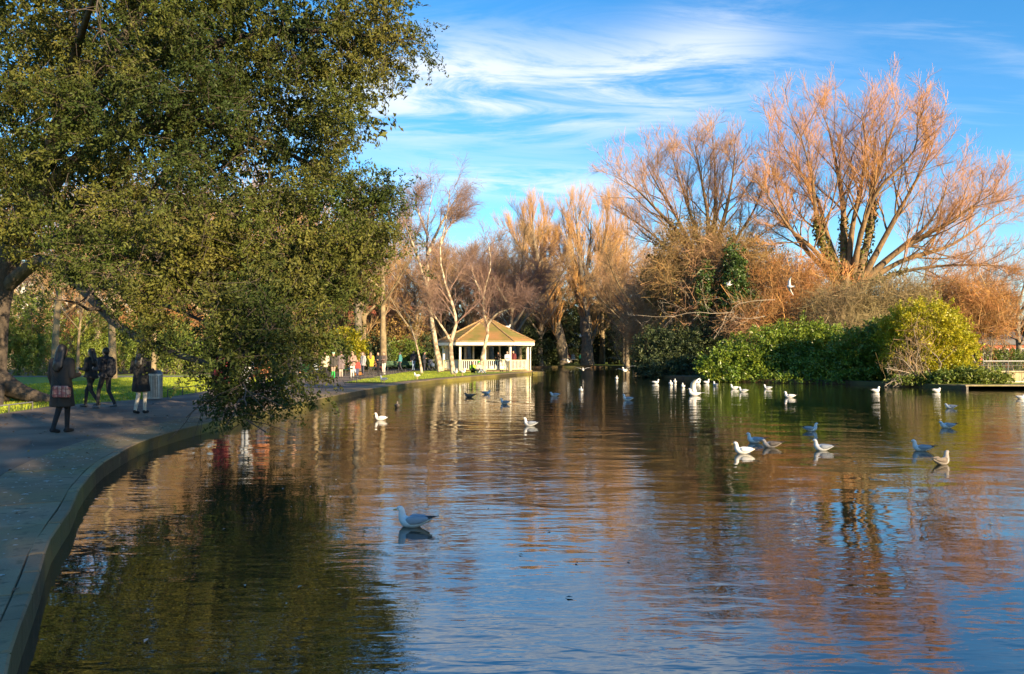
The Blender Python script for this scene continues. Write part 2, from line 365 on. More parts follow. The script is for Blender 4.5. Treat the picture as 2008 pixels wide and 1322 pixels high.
SLAB = mat('edging_concrete', (.29, .20, .118), (.20, .14, .085), .85, 2.2, 7, bump=.006, bscale=60, c3=(.24, .18, .085), s3=.8)
COPE = mat('mossy_coping', (.30, .235, .15), (.17, .145, .06), .9, 4, 6, bump=.012, bscale=40, c3=(.22, .20, .05), s3=.5)
ALGAE_SHADE = mat('shaded_wet_algae', (.05, .043, .016), (.03, .026, .012), .6, 6, 6, bump=.012, bscale=30, c3=(.19, .165, .03), s3=.14)  # wet mossy face; edge shade and sunlit stretches are painted into its colour
def per_stone(m, amount):
    t = m.node_tree; b = t.nodes['Principled BSDF']; lk = b.inputs['Base Color'].links[0]; src = lk.from_socket
    oi = t.nodes.new('ShaderNodeObjectInfo'); mr = t.nodes.new('ShaderNodeMapRange'); mr.inputs[3].default_value = 1-amount; mr.inputs[4].default_value = 1+amount*.6
    h = t.nodes.new('ShaderNodeHueSaturation'); t.links.new(oi.outputs['Random'], mr.inputs[0]); t.links.new(mr.outputs[0], h.inputs['Value']); t.links.new(src, h.inputs['Color'])
    n = t.nodes.new('ShaderNodeTexNoise'); n.inputs['Scale'].default_value = 9; n.inputs['Detail'].default_value = 8; c = t.nodes.new('ShaderNodeTexCoord'); t.links.new(c.outputs['Object'], n.inputs[0])
    r = t.nodes.new('ShaderNodeMapRange'); r.inputs[1].default_value = .55; r.inputs[2].default_value = .70; t.links.new(n.outputs[0], r.inputs[0])
    x = t.nodes.new('ShaderNodeMix'); x.data_type = 'RGBA'; t.links.new(r.outputs[0], x.inputs[0]); t.links.new(h.outputs[0], x.inputs[6]); x.inputs[7].default_value = (.11, .085, .045, 1)
    t.links.new(x.outputs[2], b.inputs['Base Color'])
per_stone(SLAB, .26); per_stone(ALGAE_SHADE, .3)
edge = empty('stone_edging'); edge['kind'] = 'structure'
def prism(name, quad, z0, z1, m, parent, bev=.012, side=None):
    bm = bmesh.new(); lo = [bm.verts.new((*q, z0)) for q in quad]; hi = [bm.verts.new((*q, z1)) for q in quad]
    bm.faces.new(hi); bm.faces.new(lo[::-1])
    for i in range(4): j = (i+1) % 4; bm.faces.new([lo[i], lo[j], hi[j], hi[i]])
    bmesh.ops.bevel(bm, geom=[e for e in bm.edges if all(abs(v.co.z-z1) < 1e-5 for v in e.verts)], offset=bev, segments=1, affect='EDGES')
    if side:
        bm.normal_update()
        for f in bm.faces: f.material_index = 0 if abs(f.normal.z) > .4 else 1
    return bm_obj(name, bm, [m, side] if side else m, parent)
rnd = random.Random(4); s = .3
while s < arc[-1]-.3:
    stp = 1.05+rnd.random()*.25 if shore(s)[0][1] < 34 else 2.2
    e = min(s+stp, arc[-1]); g = .008; zt = .015+rnd.uniform(-.004, .004)
    prism('paving_slab', [inner(s+g, SW+.15), inner(e-g, SW+.15), inner(e-g, .103), inner(s+g, .103)], -.12, zt, SLAB, edge, .005)
    mid = (s+e)/2
    for a, b_ in ((s, mid), (mid, e)):
        prism('coping_stone', [inner(a+g*.6, .10), inner(b_-g*.6, .10), inner(b_-g*.6, -.01), inner(a+g*.6, -.01)], -.6, .018+rnd.uniform(-.005, .006), SLAB, edge, .014, ALGAE_SHADE)
    s = e

# droppings, feathers and crumbs on the near paving
def specks():
    rng = np.random.default_rng(3); Vs, Fs = [], []
    for k in range(800):
        s_ = rng.uniform(1, 30); q = inner(s_, rng.uniform(.2, .95) if rng.random() < .75 else rng.uniform(.9, 4)); r = rng.uniform(.007, .026)*(1 if rng.random() < .85 else 1.8); a = rng.uniform(0, 6.28); n = 6
        t = np.linspace(0, 2*np.pi, n, endpoint=False); v = np.stack([np.cos(t)*r*(.6+.6*rng.random(n)), np.sin(t)*r*.6*(.6+.6*rng.random(n))], 1)
        v = v@np.array([[math.cos(a), -math.sin(a)], [math.sin(a), math.cos(a)]])+np.array(q)
        top = np.concatenate([np.concatenate([v, np.full((n, 1), .022)], 1), [[q[0], q[1], .026]]])
        b0 = len(Vs)*(n+1); Vs.append(top); Fs += [(b0+i, b0+(i+1) % n, b0+n) for i in range(n)]
    o = link('debris', mesh_np('debris', np.concatenate(Vs), np.array(Fs)), mat('pale_droppings', (.55, .54, .50), (.3, .28, .24), .9, 60))
    tag(o, 'pale droppings and crumbs scattered on the paving beside the water', 'debris', kind='stuff')
specks()

def litter():
    rng = np.random.default_rng(6); n = 900; s_ = rng.uniform(1, 46, n); q = np.array([inner(a, rng.uniform(.05, 6)**1.0) for a in s_]); C = np.concatenate([q, np.full((n, 1), .027)], 1)
    A = rng.normal(size=(n, 3)); A[:, 2] *= .12; V, F = leaves(rng, C, A, np.array([0, 0, 1.])+.25*rng.normal(size=(n, 3)), .055, .028)
    o = link('fallen_leaves', mesh_np('fallen_leaves', V, F), mat('dry_leaf', (.22, .13, .05), (.13, .08, .035), .8, 30, island=.4)); tag(o, 'dry brown leaves scattered over the path', 'leaves', kind='stuff')
    n = 130; C = np.stack([rng.uniform(-5, 9, n), rng.uniform(4, 26, n), np.full(n, WZ+.008)], 1); sx = np.interp(C[:, 1], SH[60:, 1], SH[60:, 0]); C = C[C[:, 0] > sx+.15]; n = len(C); A = rng.normal(size=(n, 3)); A[:, 2] = 0
    V, F = leaves(rng, C, A, np.tile([[0, 0, 1.]], (n, 1)), .05, .022); o = link('floating_debris', mesh_np('floating_debris', V, F), mat('feather_fleck', (.5, .48, .42), (.25, .2, .12), .8, 3, island=.5)); tag(o, 'small feathers and leaves floating on the pond', 'debris', kind='stuff')
litter()

# short grass blades on the lawns that show
def grass():
    rng = np.random.default_rng(8); pts = []
    while len(pts) < 42000:
        x, y = rng.uniform(-24, -3), rng.uniform(19.6, 66)
        left = y < 50 and x < np.interp(y, [15, 19.6, 22.3, 24.4, 26.6, 30, 36, 45, 55], [-13.7, -12.9, -13.3, -12.8, -12.0, -12.3, -12.9, -13.3, -13.1])-.03
        sx = np.interp(y, SH[100:, 1], SH[100:, 0])
        mid = y > 40.8 and -8.8 < x < sx-1.1
        if (left and x > -.70*y-1) or mid: pts.append((x, y))
    C = np.array(pts); K = len(C); C = np.concatenate([C, np.full((K, 1), .02)], 1); A = np.array([0, 0, 1.])+.45*rng.normal(size=(K, 3)); A[:, 2] = np.abs(A[:, 2])+.4
    V, F = leaves(rng, C, A, rng.normal(size=(K, 3)), .10, .022)
    o = link('grass', mesh_np('grass', V, F), mat('grass_blade', (.26, .35, .025), (.33, .37, .03), .8, 3, island=.3, transl=.3)); tag(o, 'short green grass of the lawns', 'grass', kind='stuff')
grass()

# ------------------------------------------------------------------ pavilion
WHITE = mat('white_paint', (.82, .80, .75), (.70, .66, .58), .55, 3, 5, bump=.003, bscale=30)
CREAM = mat('cream_paint', (.68, .62, .36), (.55, .50, .30), .6, 4, 5)
TILE = mat('mossy_tiles', (.20, .165, .042), (.145, .14, .028), .9, 1.2, 7, bump=.03, bscale=16, c3=(.32, .17, .06), s3=.42)
def pavilion():
    cx, cy = P(954, 700, 70.5).x, 70.5
    root = empty('park_pavilion', (cx, cy, 0)); tag(root, 'white waterside pavilion with arched bays and mossy tiled roof', 'pavilion')
    a, c = 2.15, 3.72            # half of a straight side, half of the whole width
    ring = [(-a, -c), (a, -c), (c, -a), (c, a), (a, c), (-a, c), (-c, a), (-c, -a)]
    def off(k): return [(x*k, y*k) for x, y in ring]
    bm = bmesh.new()
    def pr(bm, poly, z0, z1):
        lo = [bm.verts.new((*q, z0)) for q in poly]; hi = [bm.verts.new((*q, z1)) for q in poly]; bm.faces.new(hi); bm.faces.new(lo[::-1])
        for i in range(len(poly)): j = (i+1) % len(poly); bm.faces.new([lo[i], lo[j], hi[j], hi[i]])
    pr(bm, off(1.10), -.1, .10); bm_obj('floor_slab', bm, SLAB, root)
    ze, za = 2.62, 4.85
    # roof: eight pitched faces
    ev = off(1.16)
    for i in range(8):
        j = (i+1) % 8; bm = bmesh.new(); A = Vector((*ev[i], ze)); B = Vector((*ev[j], ze)); T = Vector((0, 0, za)); A2 = A.lerp(T, .42)+Vector((0, 0, -.05)); B2 = B.lerp(T, .42)+Vector((0, 0, -.05))
        v = [bm.verts.new(q) for q in (A, B, B2, A2, T)]; bm.faces.new([v[0], v[1], v[2], v[3]]); bm.faces.new([v[3], v[2], v[4]])
        d = bmesh.ops.extrude_face_region(bm, geom=bm.faces[:]); bmesh.ops.translate(bm, vec=(0, 0, -.09), verts=[x for x in d['geom'] if isinstance(x, bmesh.types.BMVert)])
        rf = bm_obj('roof', bm, TILE, root)
        # tile courses, stepped lines across the face
        for q in range(1, 11):
            t = q/11.5; a1 = A.lerp(T, t)+Vector((0, 0, .0-.05*min(t/.42, 1))); b1 = B.lerp(T, t)+Vector((0, 0, -.05*min(t/.42, 1)))
            bm = bmesh.new(); dn = Vector(((A+B)/2).to_tuple()[:2]+(0,)).normalized(); nrm = (B-A).cross(T-A).normalized(); nrm = nrm if nrm.z > 0 else -nrm
            up_ = ((T-(A+B)/2)).normalized(); w4 = [a1+nrm*.03, b1+nrm*.03, b1+up_*.26+nrm*.004, a1+up_*.26+nrm*.004, a1+nrm*-.004, b1+nrm*-.004]
            vv_ = [bm.verts.new(z) for z in w4]; bm.faces.new(vv_[:4]); bm.faces.new([vv_[0], vv_[1], vv_[5], vv_[4]]); bm_obj('tile_course', bm, TILE, rf)
        bm = bmesh.new(); bar(bm, A+Vector((0, 0, .02)), A2+Vector((0, 0, .03)), .075, k=6); bar(bm, A2+Vector((0, 0, .03)), T+Vector((0, 0, .03)), .075, k=6)
        bm_obj('hip_ridge', bm, mat('hip_tile', (.42, .26, .12), (.25, .16, .07), .9, 4), root)
    bm = bmesh.new(); bar(bm, (0, 0, za-.05), (0, 0, za+.18), .13, .05, 8); bm_obj('finial', bm, TILE, root)
    # fascia boards and gutter
    for i in range(8):
        j = (i+1) % 8; p, q = Vector((*off(1.15)[i], 0)), Vector((*off(1.15)[j], 0)); m_ = (p+q)/2; rz = math.atan2(q.y-p.y, q.x-p.x)
        boxo('fascia_board', (m_.x, m_.y, ze-.16), ((q-p).length, .06, .36), WHITE, root, rz)
        p, q = Vector((*off(.985)[i], 0)), Vector((*off(.985)[j], 0)); m_ = (p+q)/2
    bm = bmesh.new(); pr(bm, off(1.13), ze-.05, ze-.01); bm_obj('soffit', bm, WHITE, root)
    # bays: straight sides are split in two, the corner sides are one bay
    for i in range(8):
        j = (i+1) % 8; p, q = Vector((*ring[i], 0)), Vector((*ring[j], 0)); nb = 2 if (q-p).length > 3 else 1
        for b_ in range(nb):
            A = p.lerp(q, b_/nb); B = p.lerp(q, (b_+1)/nb); d = (B-A); W_ = d.length; rz = math.atan2(d.y, d.x); d.normalize()
            bm = bmesh.new(); box(bm, (A.x, A.y, 1.36), (.17, .17, 2.55), rz, .012); post = bm_obj('post', bm, WHITE, root)
            boxo('post_base', (A.x, A.y, .55), (.22, .22, .98), CREAM, post, rz, .012)
            # arched spandrel
            bm = bmesh.new(); n = 14; h0, h1 = 2.05, 2.36; zt = ze-.16
            fr = []
            for k in range(n+1):
                u = k/n; x = -1+2*u; z = h0-.06+(h1-h0+.06)*math.sqrt(max(0, 1-abs(x)**2.4)); fr.append((u, z))
            for sgn in (-.04, .04):
                vs = [(bm.verts.new((u*W_, sgn, z)), bm.verts.new((u*W_, sgn, zt))) for u, z in fr]
                for k in range(n): bm.faces.new([vs[k][0], vs[k+1][0], vs[k+1][1], vs[k][1]])
            bm.verts.ensure_lookup_table(); h = 2*(n+1)
            for k in range(n): bm.faces.new([bm.verts[2*k], bm.verts[2*k+2], bm.verts[h+2*k+2], bm.verts[h+2*k]])
            o = bm_obj('arch', bm, WHITE, root); o.location = A; o.rotation_euler = (0, 0, rz)
            # railing, with one open bay on the land side
            if i == 6 and b_ == 0: continue
            mid = (A+B)/2
            rl = boxo('railing', (mid.x, mid.y, .98), (W_-.2, .09, .08), CREAM, root, rz)
            boxo('bottom_rail', (mid.x, mid.y, .22), (W_-.2, .07, .08), CREAM, rl, rz)
            nb_ = int(W_/.17)
            for k in range(1, nb_):
                c_ = A+d*(W_*k/nb_); o = boxo('baluster', (c_.x, c_.y, .6), (.06, .045, .70), WHITE, rl, rz)
    # downpipe and inner posts
    bm = bmesh.new(); bar(bm, (4.18, -2.2, 2.32), (3.95, -2.05, 2.1), .045); bar(bm, (3.95, -2.05, 2.12), (3.95, -2.05, .1), .045); bm_obj('downpipe', bm, WHITE, root)
    for x, y in ((-1.2, .2), (1.2, .2)):
        boxo('post', (x, y, 1.36), (.15, .15, 2.5), WHITE, root)
    boxo('seat', (0, 1.6, .5), (3.6, .45, .07), mat('brown_wood', (.12, .07, .04), (.08, .045, .025), .7, 8), root)
    boxo('seat_support', (0, 1.6, .29), (3.2, .3, .35), WHITE, root)
    return root
PAV = pavilion()

# ------------------------------------------------------------------ trees
TW_ORANGE = mat('willow_twigs', (.50, .255, .09), (.43, .225, .10), .75, .35, 3, island=.25, spec=.3)
TW_PINK = mat('willow_twigs_pink', (.44, .255, .13), (.37, .22, .13), .75, .3, 3, island=.25, spec=.3)
TW_GOLD = mat('poplar_twigs', (.54, .315, .10), (.45, .26, .11), .75, .3, 3, island=.25, spec=.3)
TW_PURPLE = mat('birch_twigs', (.22, .145, .125), (.28, .18, .12), .8, .3, 3, island=.25, spec=.3)
TW_BROWN = mat('brown_twigs', (.32, .20, .115), (.40, .24, .12), .8, .25, 3, island=.3, spec=.3)
TW_GREY = mat('olive_grey_twigs', (.28, .22, .10), (.22, .165, .09), .85, .3, 3, island=.3, spec=.3)
TW_RUST = mat('rust_twigs', (.46, .225, .07), (.27, .16, .07), .8, .5, 3, island=.3, spec=.3)
BK_WILLOW = mat('willow_bark', (.25, .155, .07), (.12, .08, .045), .9, 2.5, 6, bump=.03, bscale=10)
BK_BIRCH = mat('birch_bark', (.50, .42, .29), (.20, .15, .10), .8, 3.2, 7, bump=.01, bscale=14, contrast=(.42, .56))
BK_GREY = mat('grey_bark', (.26, .215, .15), (.13, .105, .075), .9, 3, 6, bump=.02, bscale=14)
LIT = mat('sunlit_plane_bark', (.28, .215, .12), (.13, .10, .06), .85, 2.2, 6, bump=.012, bscale=10)
BK_OAK = mat('oak_bark', (.10, .078, .06), (.05, .04, .032), .92, 4, 6, bump=.03, bscale=16)
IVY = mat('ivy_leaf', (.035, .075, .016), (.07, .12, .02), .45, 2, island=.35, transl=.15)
LAUREL = mat('laurel_leaf', (.12, .20, .024), (.19, .25, .025), .38, .8, island=.35, transl=.25)
YELLOWG = mat('yellow_green_leaf', (.48, .43, .025), (.38, .38, .022), .42, 1.2, island=.3, transl=.42)
OAKL = mat('holm_oak_leaf', (.050, .080, .014), (.135, .13, .026), .6, .5, island=.28, transl=.18, spec=.2, c3=(.032, .052, .012), s3=.35)
DARKG = mat('dark_evergreen', (.035, .06, .02), (.06, .08, .022), .6, .6, island=.35, transl=.12)
SHRUB = mat('garden_shrub_leaf', (.10, .16, .022), (.17, .21, .03), .5, .6, island=.35, transl=.22)
BROWNG = mat('brown_green_leaf', (.30, .185, .055), (.17, .135, .04), .7, .5, island=.4, transl=.15)

def bare_tree(name, label, limbs, levels, seed, bark, twig, base, group=None, ivy=None, crown_levels=2):
    """limbs: list of (points, r0, r1); levels: list of dict for grow()"""
    rng = np.random.default_rng(seed); root = empty(name, base); tag(root, label, 'tree', group); off = np.array(base, float)
    n = 14; Lp = np.concatenate([limb(p, a, b, n)[0] for p, a, b in limbs]); Lr = np.concatenate([limb(p, a, b, n)[1] for p, a, b in limbs])
    Lr = Lr*(1+.07*rng.normal(size=Lr.shape)); tb = [(Lp, Lr, 9)]; cb = []; main = [k for k, q in enumerate(limbs) if not (len(q) > 3)]
    cur = (Lp, Lr)
    for li, lv in enumerate(levels):
        lv = dict(lv); k = lv.pop('k', 4); src = lv.pop('src', None)
        c, r = grow(rng, cur[0], cur[1], **lv); (tb if li < len(levels)-crown_levels else cb).append((c, r, k)); cur = (c, r)
    V, F = tubes(tb); link('trunk', mesh_np('trunk', V-off, F, True), bark, root)
    V, F = tubes(cb); link('crown', mesh_np('crown', V-off, F, True), twig, root)
    if ivy:
        Vs = []
        for li, t0, t1, cnt, sp in ivy:
            t = rng.uniform(t0, t1, cnt)*(n-1); i = np.minimum(t.astype(int), n-2); u = (t-i)[:, None]; c = Lp[li, i]*(1-u)+Lp[li, i+1]*u
            rr = Lr[li, i][:, None]+sp*rng.random((cnt, 1)); c = c+norm(rng.normal(size=(cnt, 3)))*rr
            Vs.append(leaves(rng, c, rng.normal(size=(cnt, 3))+np.array([0, 0, -.6]), rng.normal(size=(cnt, 3)), .2, .16)[0])
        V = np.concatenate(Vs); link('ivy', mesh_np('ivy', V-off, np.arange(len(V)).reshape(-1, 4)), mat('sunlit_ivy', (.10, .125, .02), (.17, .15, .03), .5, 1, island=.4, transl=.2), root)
    return root
def pl(D, pts, dd=0):
    """pixel polyline to world, drifting dd metres in depth towards its end"""
    n = len(pts); return [tuple(P(x, y, D+dd*(i/max(1, n-1)))) for i, (x, y) in enumerate(pts)]

# the great willow
D = 60
W1 = [(pl(D, [(1668, 712), (1662, 650), (1655, 605), (1655, 567)]), 1.25, 1.15),
      (pl(D, [(1645, 560), (1618, 488), (1602, 442), (1595, 368), (1580, 301), (1560, 238)], -2), 0.352, .025),
      (pl(D, [(1655, 540), (1655, 459), (1652, 394), (1640, 326), (1625, 254), (1612, 223)], 3), 0.352, .025),
      (pl(D, [(1662, 540), (1672, 443), (1690, 357), (1697, 284), (1690, 228)], -1), 0.288, .025),
      (pl(D, [(1680, 550), (1708, 443), (1714, 355), (1742, 279), (1765, 206)], 1), 0.384, .025),
      (pl(D, [(1695, 540), (1742, 453), (1782, 380), (1815, 320), (1835, 263)], -3), 0.269, .025),
      (pl(D, [(1690, 550), (1760, 491), (1815, 446), (1850, 386), (1862, 338)], 4), 0.269, .025),
      (pl(D, [(1700, 545), (1775, 483), (1850, 443), (1905, 406), (1950, 377)], -3), 0.269, .025),
      (pl(D, [(1695, 555), (1770, 511), (1860, 483), (1930, 438), (1978, 407)], 2), 0.269, .025),
      (pl(D, [(1690, 565), (1760, 536), (1840, 522), (1915, 520), (1975, 522)], -4), 0.218, .025),
      (pl(D, [(1640, 540), (1592, 486), (1552, 452), (1522, 409), (1490, 357)], -3), 0.243, .025),
      (pl(D, [(1640, 550), (1580, 489), (1540, 428), (1520, 358), (1508, 303)], 3), 0.230, .025),
      (pl(D, [(1700, 600), (1790, 581), (1855, 559), (1910, 557), (1965, 552)], 1), 0.160, .025),
      (pl(D, [(1648, 545), (1620, 453), (1600, 384), (1560, 326), (1520, 258)], 5), 0.256, .025),
      (pl(D, [(1672, 540), (1690, 452), (1722, 373), (1790, 300), (1800, 238)], -5), 0.269, .025)]
LV_W = [dict(count=16, t0=.22, t1=.99, ang=40, angv=12, lr=.42, n=8, up=.16, up2=.05, wob=.11, rr=.42, rmin=.026, tip=.3, k=5, fall=.5, lmin=1.6),
        dict(count=9, t0=.18, t1=1, ang=38, angv=14, lr=.48, n=6, up=.2, up2=.06, wob=.11, rr=.42, rmin=.012, tip=.45, k=3, fall=.35, lmin=.9),
        dict(count=10, t0=.1, t1=1, ang=36, angv=16, lr=.60, n=3, up=.24, up2=.08, wob=.10, rr=.5, rmin=.0092, tip=.6, k=3, fall=.25, lmin=.7)]
bare_tree('willow_tree', 'huge bare orange-twigged willow with spreading ivied limbs above the far bank', W1, LV_W, 11, BK_WILLOW, TW_ORANGE, tuple(P(1668, 712, D)*1)[:2]+(0,),
          ivy=[(0, .1, 1, 1500, .6), (1, 0, .45, 1300, .25), (2, 0, .3, 500, .2), (4, 0, .4, 900, .25), (9, 0, .3, 300, .2)])
# the second willow
D = 66
W2 = [(pl(D, [(1390, 712), (1385, 630), (1390, 581), (1390, 534)]), .75, .5),
      (pl(D, [(1390, 560), (1340, 469), (1290, 414), (1250, 373), (1212, 349)], -3), 0.255, .03),
      (pl(D, [(1388, 540), (1360, 439), (1335, 362), (1318, 304)], 3), 0.270, .03),
      (pl(D, [(1390, 520), (1388, 428), (1375, 350), (1362, 284)], -2), 0.270, .03),
      (pl(D, [(1392, 520), (1402, 427), (1402, 340), (1398, 269)], 1), 0.285, .03),
      (pl(D, [(1392, 520), (1420, 428), (1436, 351), (1442, 296)], -3), 0.255, .03),
      (pl(D, [(1395, 545), (1450, 459), (1480, 409), (1500, 354)], 2), 0.225, .03),
      (pl(D, [(1390, 590), (1320, 501), (1270, 452), (1205, 409)], 2), 0.225, .03),
      (pl(D, [(1395, 570), (1440, 509), (1490, 463), (1530, 434)], -2), 0.195, .03),
      (pl(D, [(1388, 550), (1330, 432), (1290, 365), (1268, 324)], 4), 0.225, .03)]
LV_W2 = [dict(LV_W[0], count=15), dict(LV_W[1], count=9), dict(LV_W[2], count=9)]
bare_tree('willow_tree', 'bare pinkish willow with fan-shaped crown rising from the brown mound', W2, LV_W2, 12, BK_WILLOW, TW_PINK, tuple(P(1390, 712, D))[:2]+(0,))
# poplars at the far end of the pond
D = 104
LV_P = [dict(count=11, t0=.12, t1=.98, ang=34, angv=10, lr=.45, n=6, up=.35, up2=.12, wob=.07, rr=.42, rmin=.025, tip=.4, k=4, fall=.5, lmin=2),
        dict(count=8, t0=.1, t1=1, ang=26, angv=9, lr=.5, n=4, up=.4, up2=.12, wob=.07, rr=.5, rmin=.016, tip=.5, k=3, fall=.4, lmin=1.4),
        dict(count=9, t0=.1, t1=1, ang=26, angv=9, lr=.6, n=3, up=.45, up2=.1, wob=.06, rr=.6, rmin=.010, tip=.6, k=3, fall=.3, lmin=1.2)]
Pp1 = [(pl(D, [(1108, 714), (1092, 647), (1076, 589), (1058, 553)]), .95, .55), (pl(D, [(1062, 540), (1040, 480), (1020, 428)], 2), .35, .06), (pl(D, [(1060, 535), (1046, 462), (1045, 413)], -2), .38, .06),
       (pl(D, [(1062, 530), (1062, 470), (1070, 423)], 1), .35, .06), (pl(D, [(1055, 540), (1020, 483), (998, 453)], -1), .28, .05), (pl(D, [(1064, 540), (1078, 502), (1082, 478)], 0), .22, .05)]
bare_tree('poplar_tree', 'leaning golden-topped bare tree, nearer the pavilion, at the far shore', Pp1, LV_P, 13, BK_GREY, TW_GOLD, tuple(P(1108, 714, D))[:2]+(0,))
Pp2 = [(pl(D, [(1152, 716), (1150, 648), (1146, 600), (1135, 573)]), .95, .6), (pl(D, [(1140, 560), (1120, 480), (1112, 413)], 2), .38, .06), (pl(D, [(1142, 560), (1134, 471), (1128, 403)], -2), .36, .06),
       (pl(D, [(1146, 565), (1156, 490), (1160, 428)], 1), .34, .06), (pl(D, [(1148, 570), (1180, 498), (1192, 418)], -2), .34, .06), (pl(D, [(1140, 560), (1104, 510), (1092, 468)], 3), .25, .05), (pl(D, [(1150, 580), (1190, 528), (1212, 468)], 0), .3, .05)]
bare_tree('poplar_tree', 'upright golden-topped bare tree with straight dark trunk at the far shore', Pp2, LV_P, 14, BK_GREY, TW_GOLD, tuple(P(1152, 716, D))[:2]+(0,))
D = 122
Pp3 = [(pl(D, [(1205, 710), (1203, 649), (1200, 588)]), .6, .45), (pl(D, [(1200, 600), (1188, 492), (1180, 413)], 1), .3, .05), (pl(D, [(1201, 600), (1206, 491), (1208, 403)], -1), .3, .05), (pl(D, [(1202, 610), (1225, 511), (1232, 428)], 0), .3, .05)]
bare_tree('poplar_tree', 'slim golden bare tree half hidden behind the pinkish willow', Pp3, LV_P, 15, BK_GREY, TW_GOLD, tuple(P(1205, 710, D))[:2]+(0,))

# birches on the lawn in front of the pavilion
LV_B = [dict(count=15, t0=.34, t1=.99, ang=38, angv=10, lr=.27, n=7, up=.35, up2=.02, wob=.10, rr=.42, rmin=.016, tip=.35, k=4, fall=.45, lmin=1.4),
        dict(count=9, t0=.15, t1=1, ang=38, angv=14, lr=.5, n=5, up=.10, up2=-.04, wob=.12, rr=.5, rmin=.010, tip=.5, k=3, fall=.4, lmin=.8),
        dict(count=8, t0=.1, t1=1, ang=34, angv=14, lr=.7, n=4, up=-.05, up2=-.12, wob=.10, rr=.6, rmin=.006, tip=.6, k=3, fall=.3, lmin=.6)]
D = 61.5
bare_tree(crown_levels=3, name='birch_tree', label='tall pale birch, first from the thin sapling, on the lawn', limbs=[(pl(D, [(864, 729), (852, 663), (843, 597), (838, 515), (838, 444), (850, 361)], 1), .25, .025),
          (pl(D, [(842, 580), (820, 509), (800, 453), (785, 416)], -2), .15, .03), (pl(D, [(838, 500), (860, 449), (885, 405), (900, 381)], 2), .16, .03), (pl(D, [(838, 460), (820, 415), (815, 386)], 1), .12, .02)], levels=LV_B, seed=21, bark=BK_BIRCH, twig=TW_PURPLE, base=tuple(P(864, 729, D))[:2]+(0,))
D = 57.5
bare_tree(crown_levels=3, name='birch_tree', label='white birch forking low with a crooked leaning stem before the pavilion', limbs=[(pl(D, [(889, 734), (885, 701), (884, 670), (894, 639), (890, 607), (872, 552), (862, 489), (876, 428), (882, 371)], 0), .22, .025),
          (pl(D, [(885, 672), (872, 649), (858, 628), (848, 613), (838, 596)], -1), .13, .03), (pl(D, [(864, 480), (880, 445), (905, 426)], 1), .10, .02)], levels=LV_B, seed=22, bark=BK_BIRCH, twig=TW_PURPLE, base=tuple(P(889, 734, D))[:2]+(0,))
D = 60.5
bare_tree(crown_levels=3, name='birch_tree', label='knotty cream-barked birch standing right against the pavilion front', limbs=[(pl(D, [(943, 731), (946, 701), (953, 669), (957, 646), (949, 611), (948, 576), (962, 525), (958, 476)], 0), .21, .025),
          (pl(D, [(954, 640), (975, 615), (1000, 605), (1020, 590)], -1), .10, .02), (pl(D, [(950, 590), (930, 545), (925, 516)], 1), .12, .02)], levels=LV_B, seed=23, bark=BK_BIRCH, twig=TW_PURPLE, base=tuple(P(943, 731, D))[:2]+(0,))
D = 59
bare_tree(crown_levels=3, name='birch_sapling', label='thin white bent sapling on the lawn strip', limbs=[(pl(D, [(827, 732), (822, 700), (812, 660), (800, 625), (788, 598)], 0), .11, .02)],
          levels=[dict(LV_B[0], count=10, lmin=.6), dict(LV_B[1], count=5, lmin=.4), dict(LV_B[2], count=4, lmin=.3)], seed=24, bark=BK_BIRCH, twig=TW_PURPLE, base=tuple(P(827, 732, D))[:2]+(0,))

# generic bare trees for the park behind, a few kinds, copied
def proto(seed, H, spread, twig, bark, weep=False):
    rng = np.random.default_rng(seed); limbs = [([(0, 0, -.2), (.1, 0, H*.2), (-.1, .1, H*.42), (.15, 0, H*.62)], .34, .14)]
    for k in range(6):
        a = k*2.4+rng.random(); z0 = H*(.25+.06*k); r = spread*(.75+.4*rng.random()); limbs.append(([(0, 0, z0), (math.cos(a)*r*.4, math.sin(a)*r*.4, z0+H*.15), (math.cos(a)*r*.75, math.sin(a)*r*.75, z0+H*.3), (math.cos(a)*r, math.sin(a)*r, min(H, z0+H*.46))], .15, .03))
    n = 12; Lp = np.concatenate([limb(p, a, b, n)[0] for p, a, b in limbs]); Lr = np.concatenate([limb(p, a, b, n)[1] for p, a, b in limbs])
    u = -.12 if weep else .05
    c1 = grow(rng, Lp, Lr, 11, .3, 1, 40, 12, .36, n=6, up=.25, up2=.03, rr=.45, rmin=.02, lmin=1.2); c2 = grow(rng, *c1, 6, .15, 1, 38, 12, .5, n=4, up=.12, up2=u, rr=.5, rmin=.014, lmin=.9)
    c3 = grow(rng, *c2, 7, .1, 1, 34, 12, .65, n=4 if weep else 3, up=.05, up2=u*2, rr=.6, rmin=.011, lmin=1.5 if weep else .8)
    V, F = tubes([(Lp, Lr, 7), (*c1, 4)]); a = mesh_np('trunk', V, F, True); a.materials.append(bark)
    V, F = tubes([(*c2, 3), (*c3, 3)]); b = mesh_np('crown', V, F, True); b.materials.append(twig); return a, b
PROTO = {'brown': proto(31, 13, 4.6, TW_BROWN, BK_GREY), 'purple': proto(32, 14, 4.4, TW_PURPLE, BK_GREY), 'weep': proto(33, 11, 3.6, mat('weeping_twigs', (.27, .15, .11), (.22, .13, .10), .8, .3, island=.25), BK_GREY, True)}
PROTO['gold'] = proto(34, 13, 5.2, mat('tan_twigs', (.46, .31, .15), (.38, .24, .11), .8, .3, island=.3), LIT)
PROTO['mass'] = proto(36, 12, 5.0, mat('amber_twigs', (.42, .26, .11), (.34, .20, .10), .8, .3, island=.3), BK_GREY)
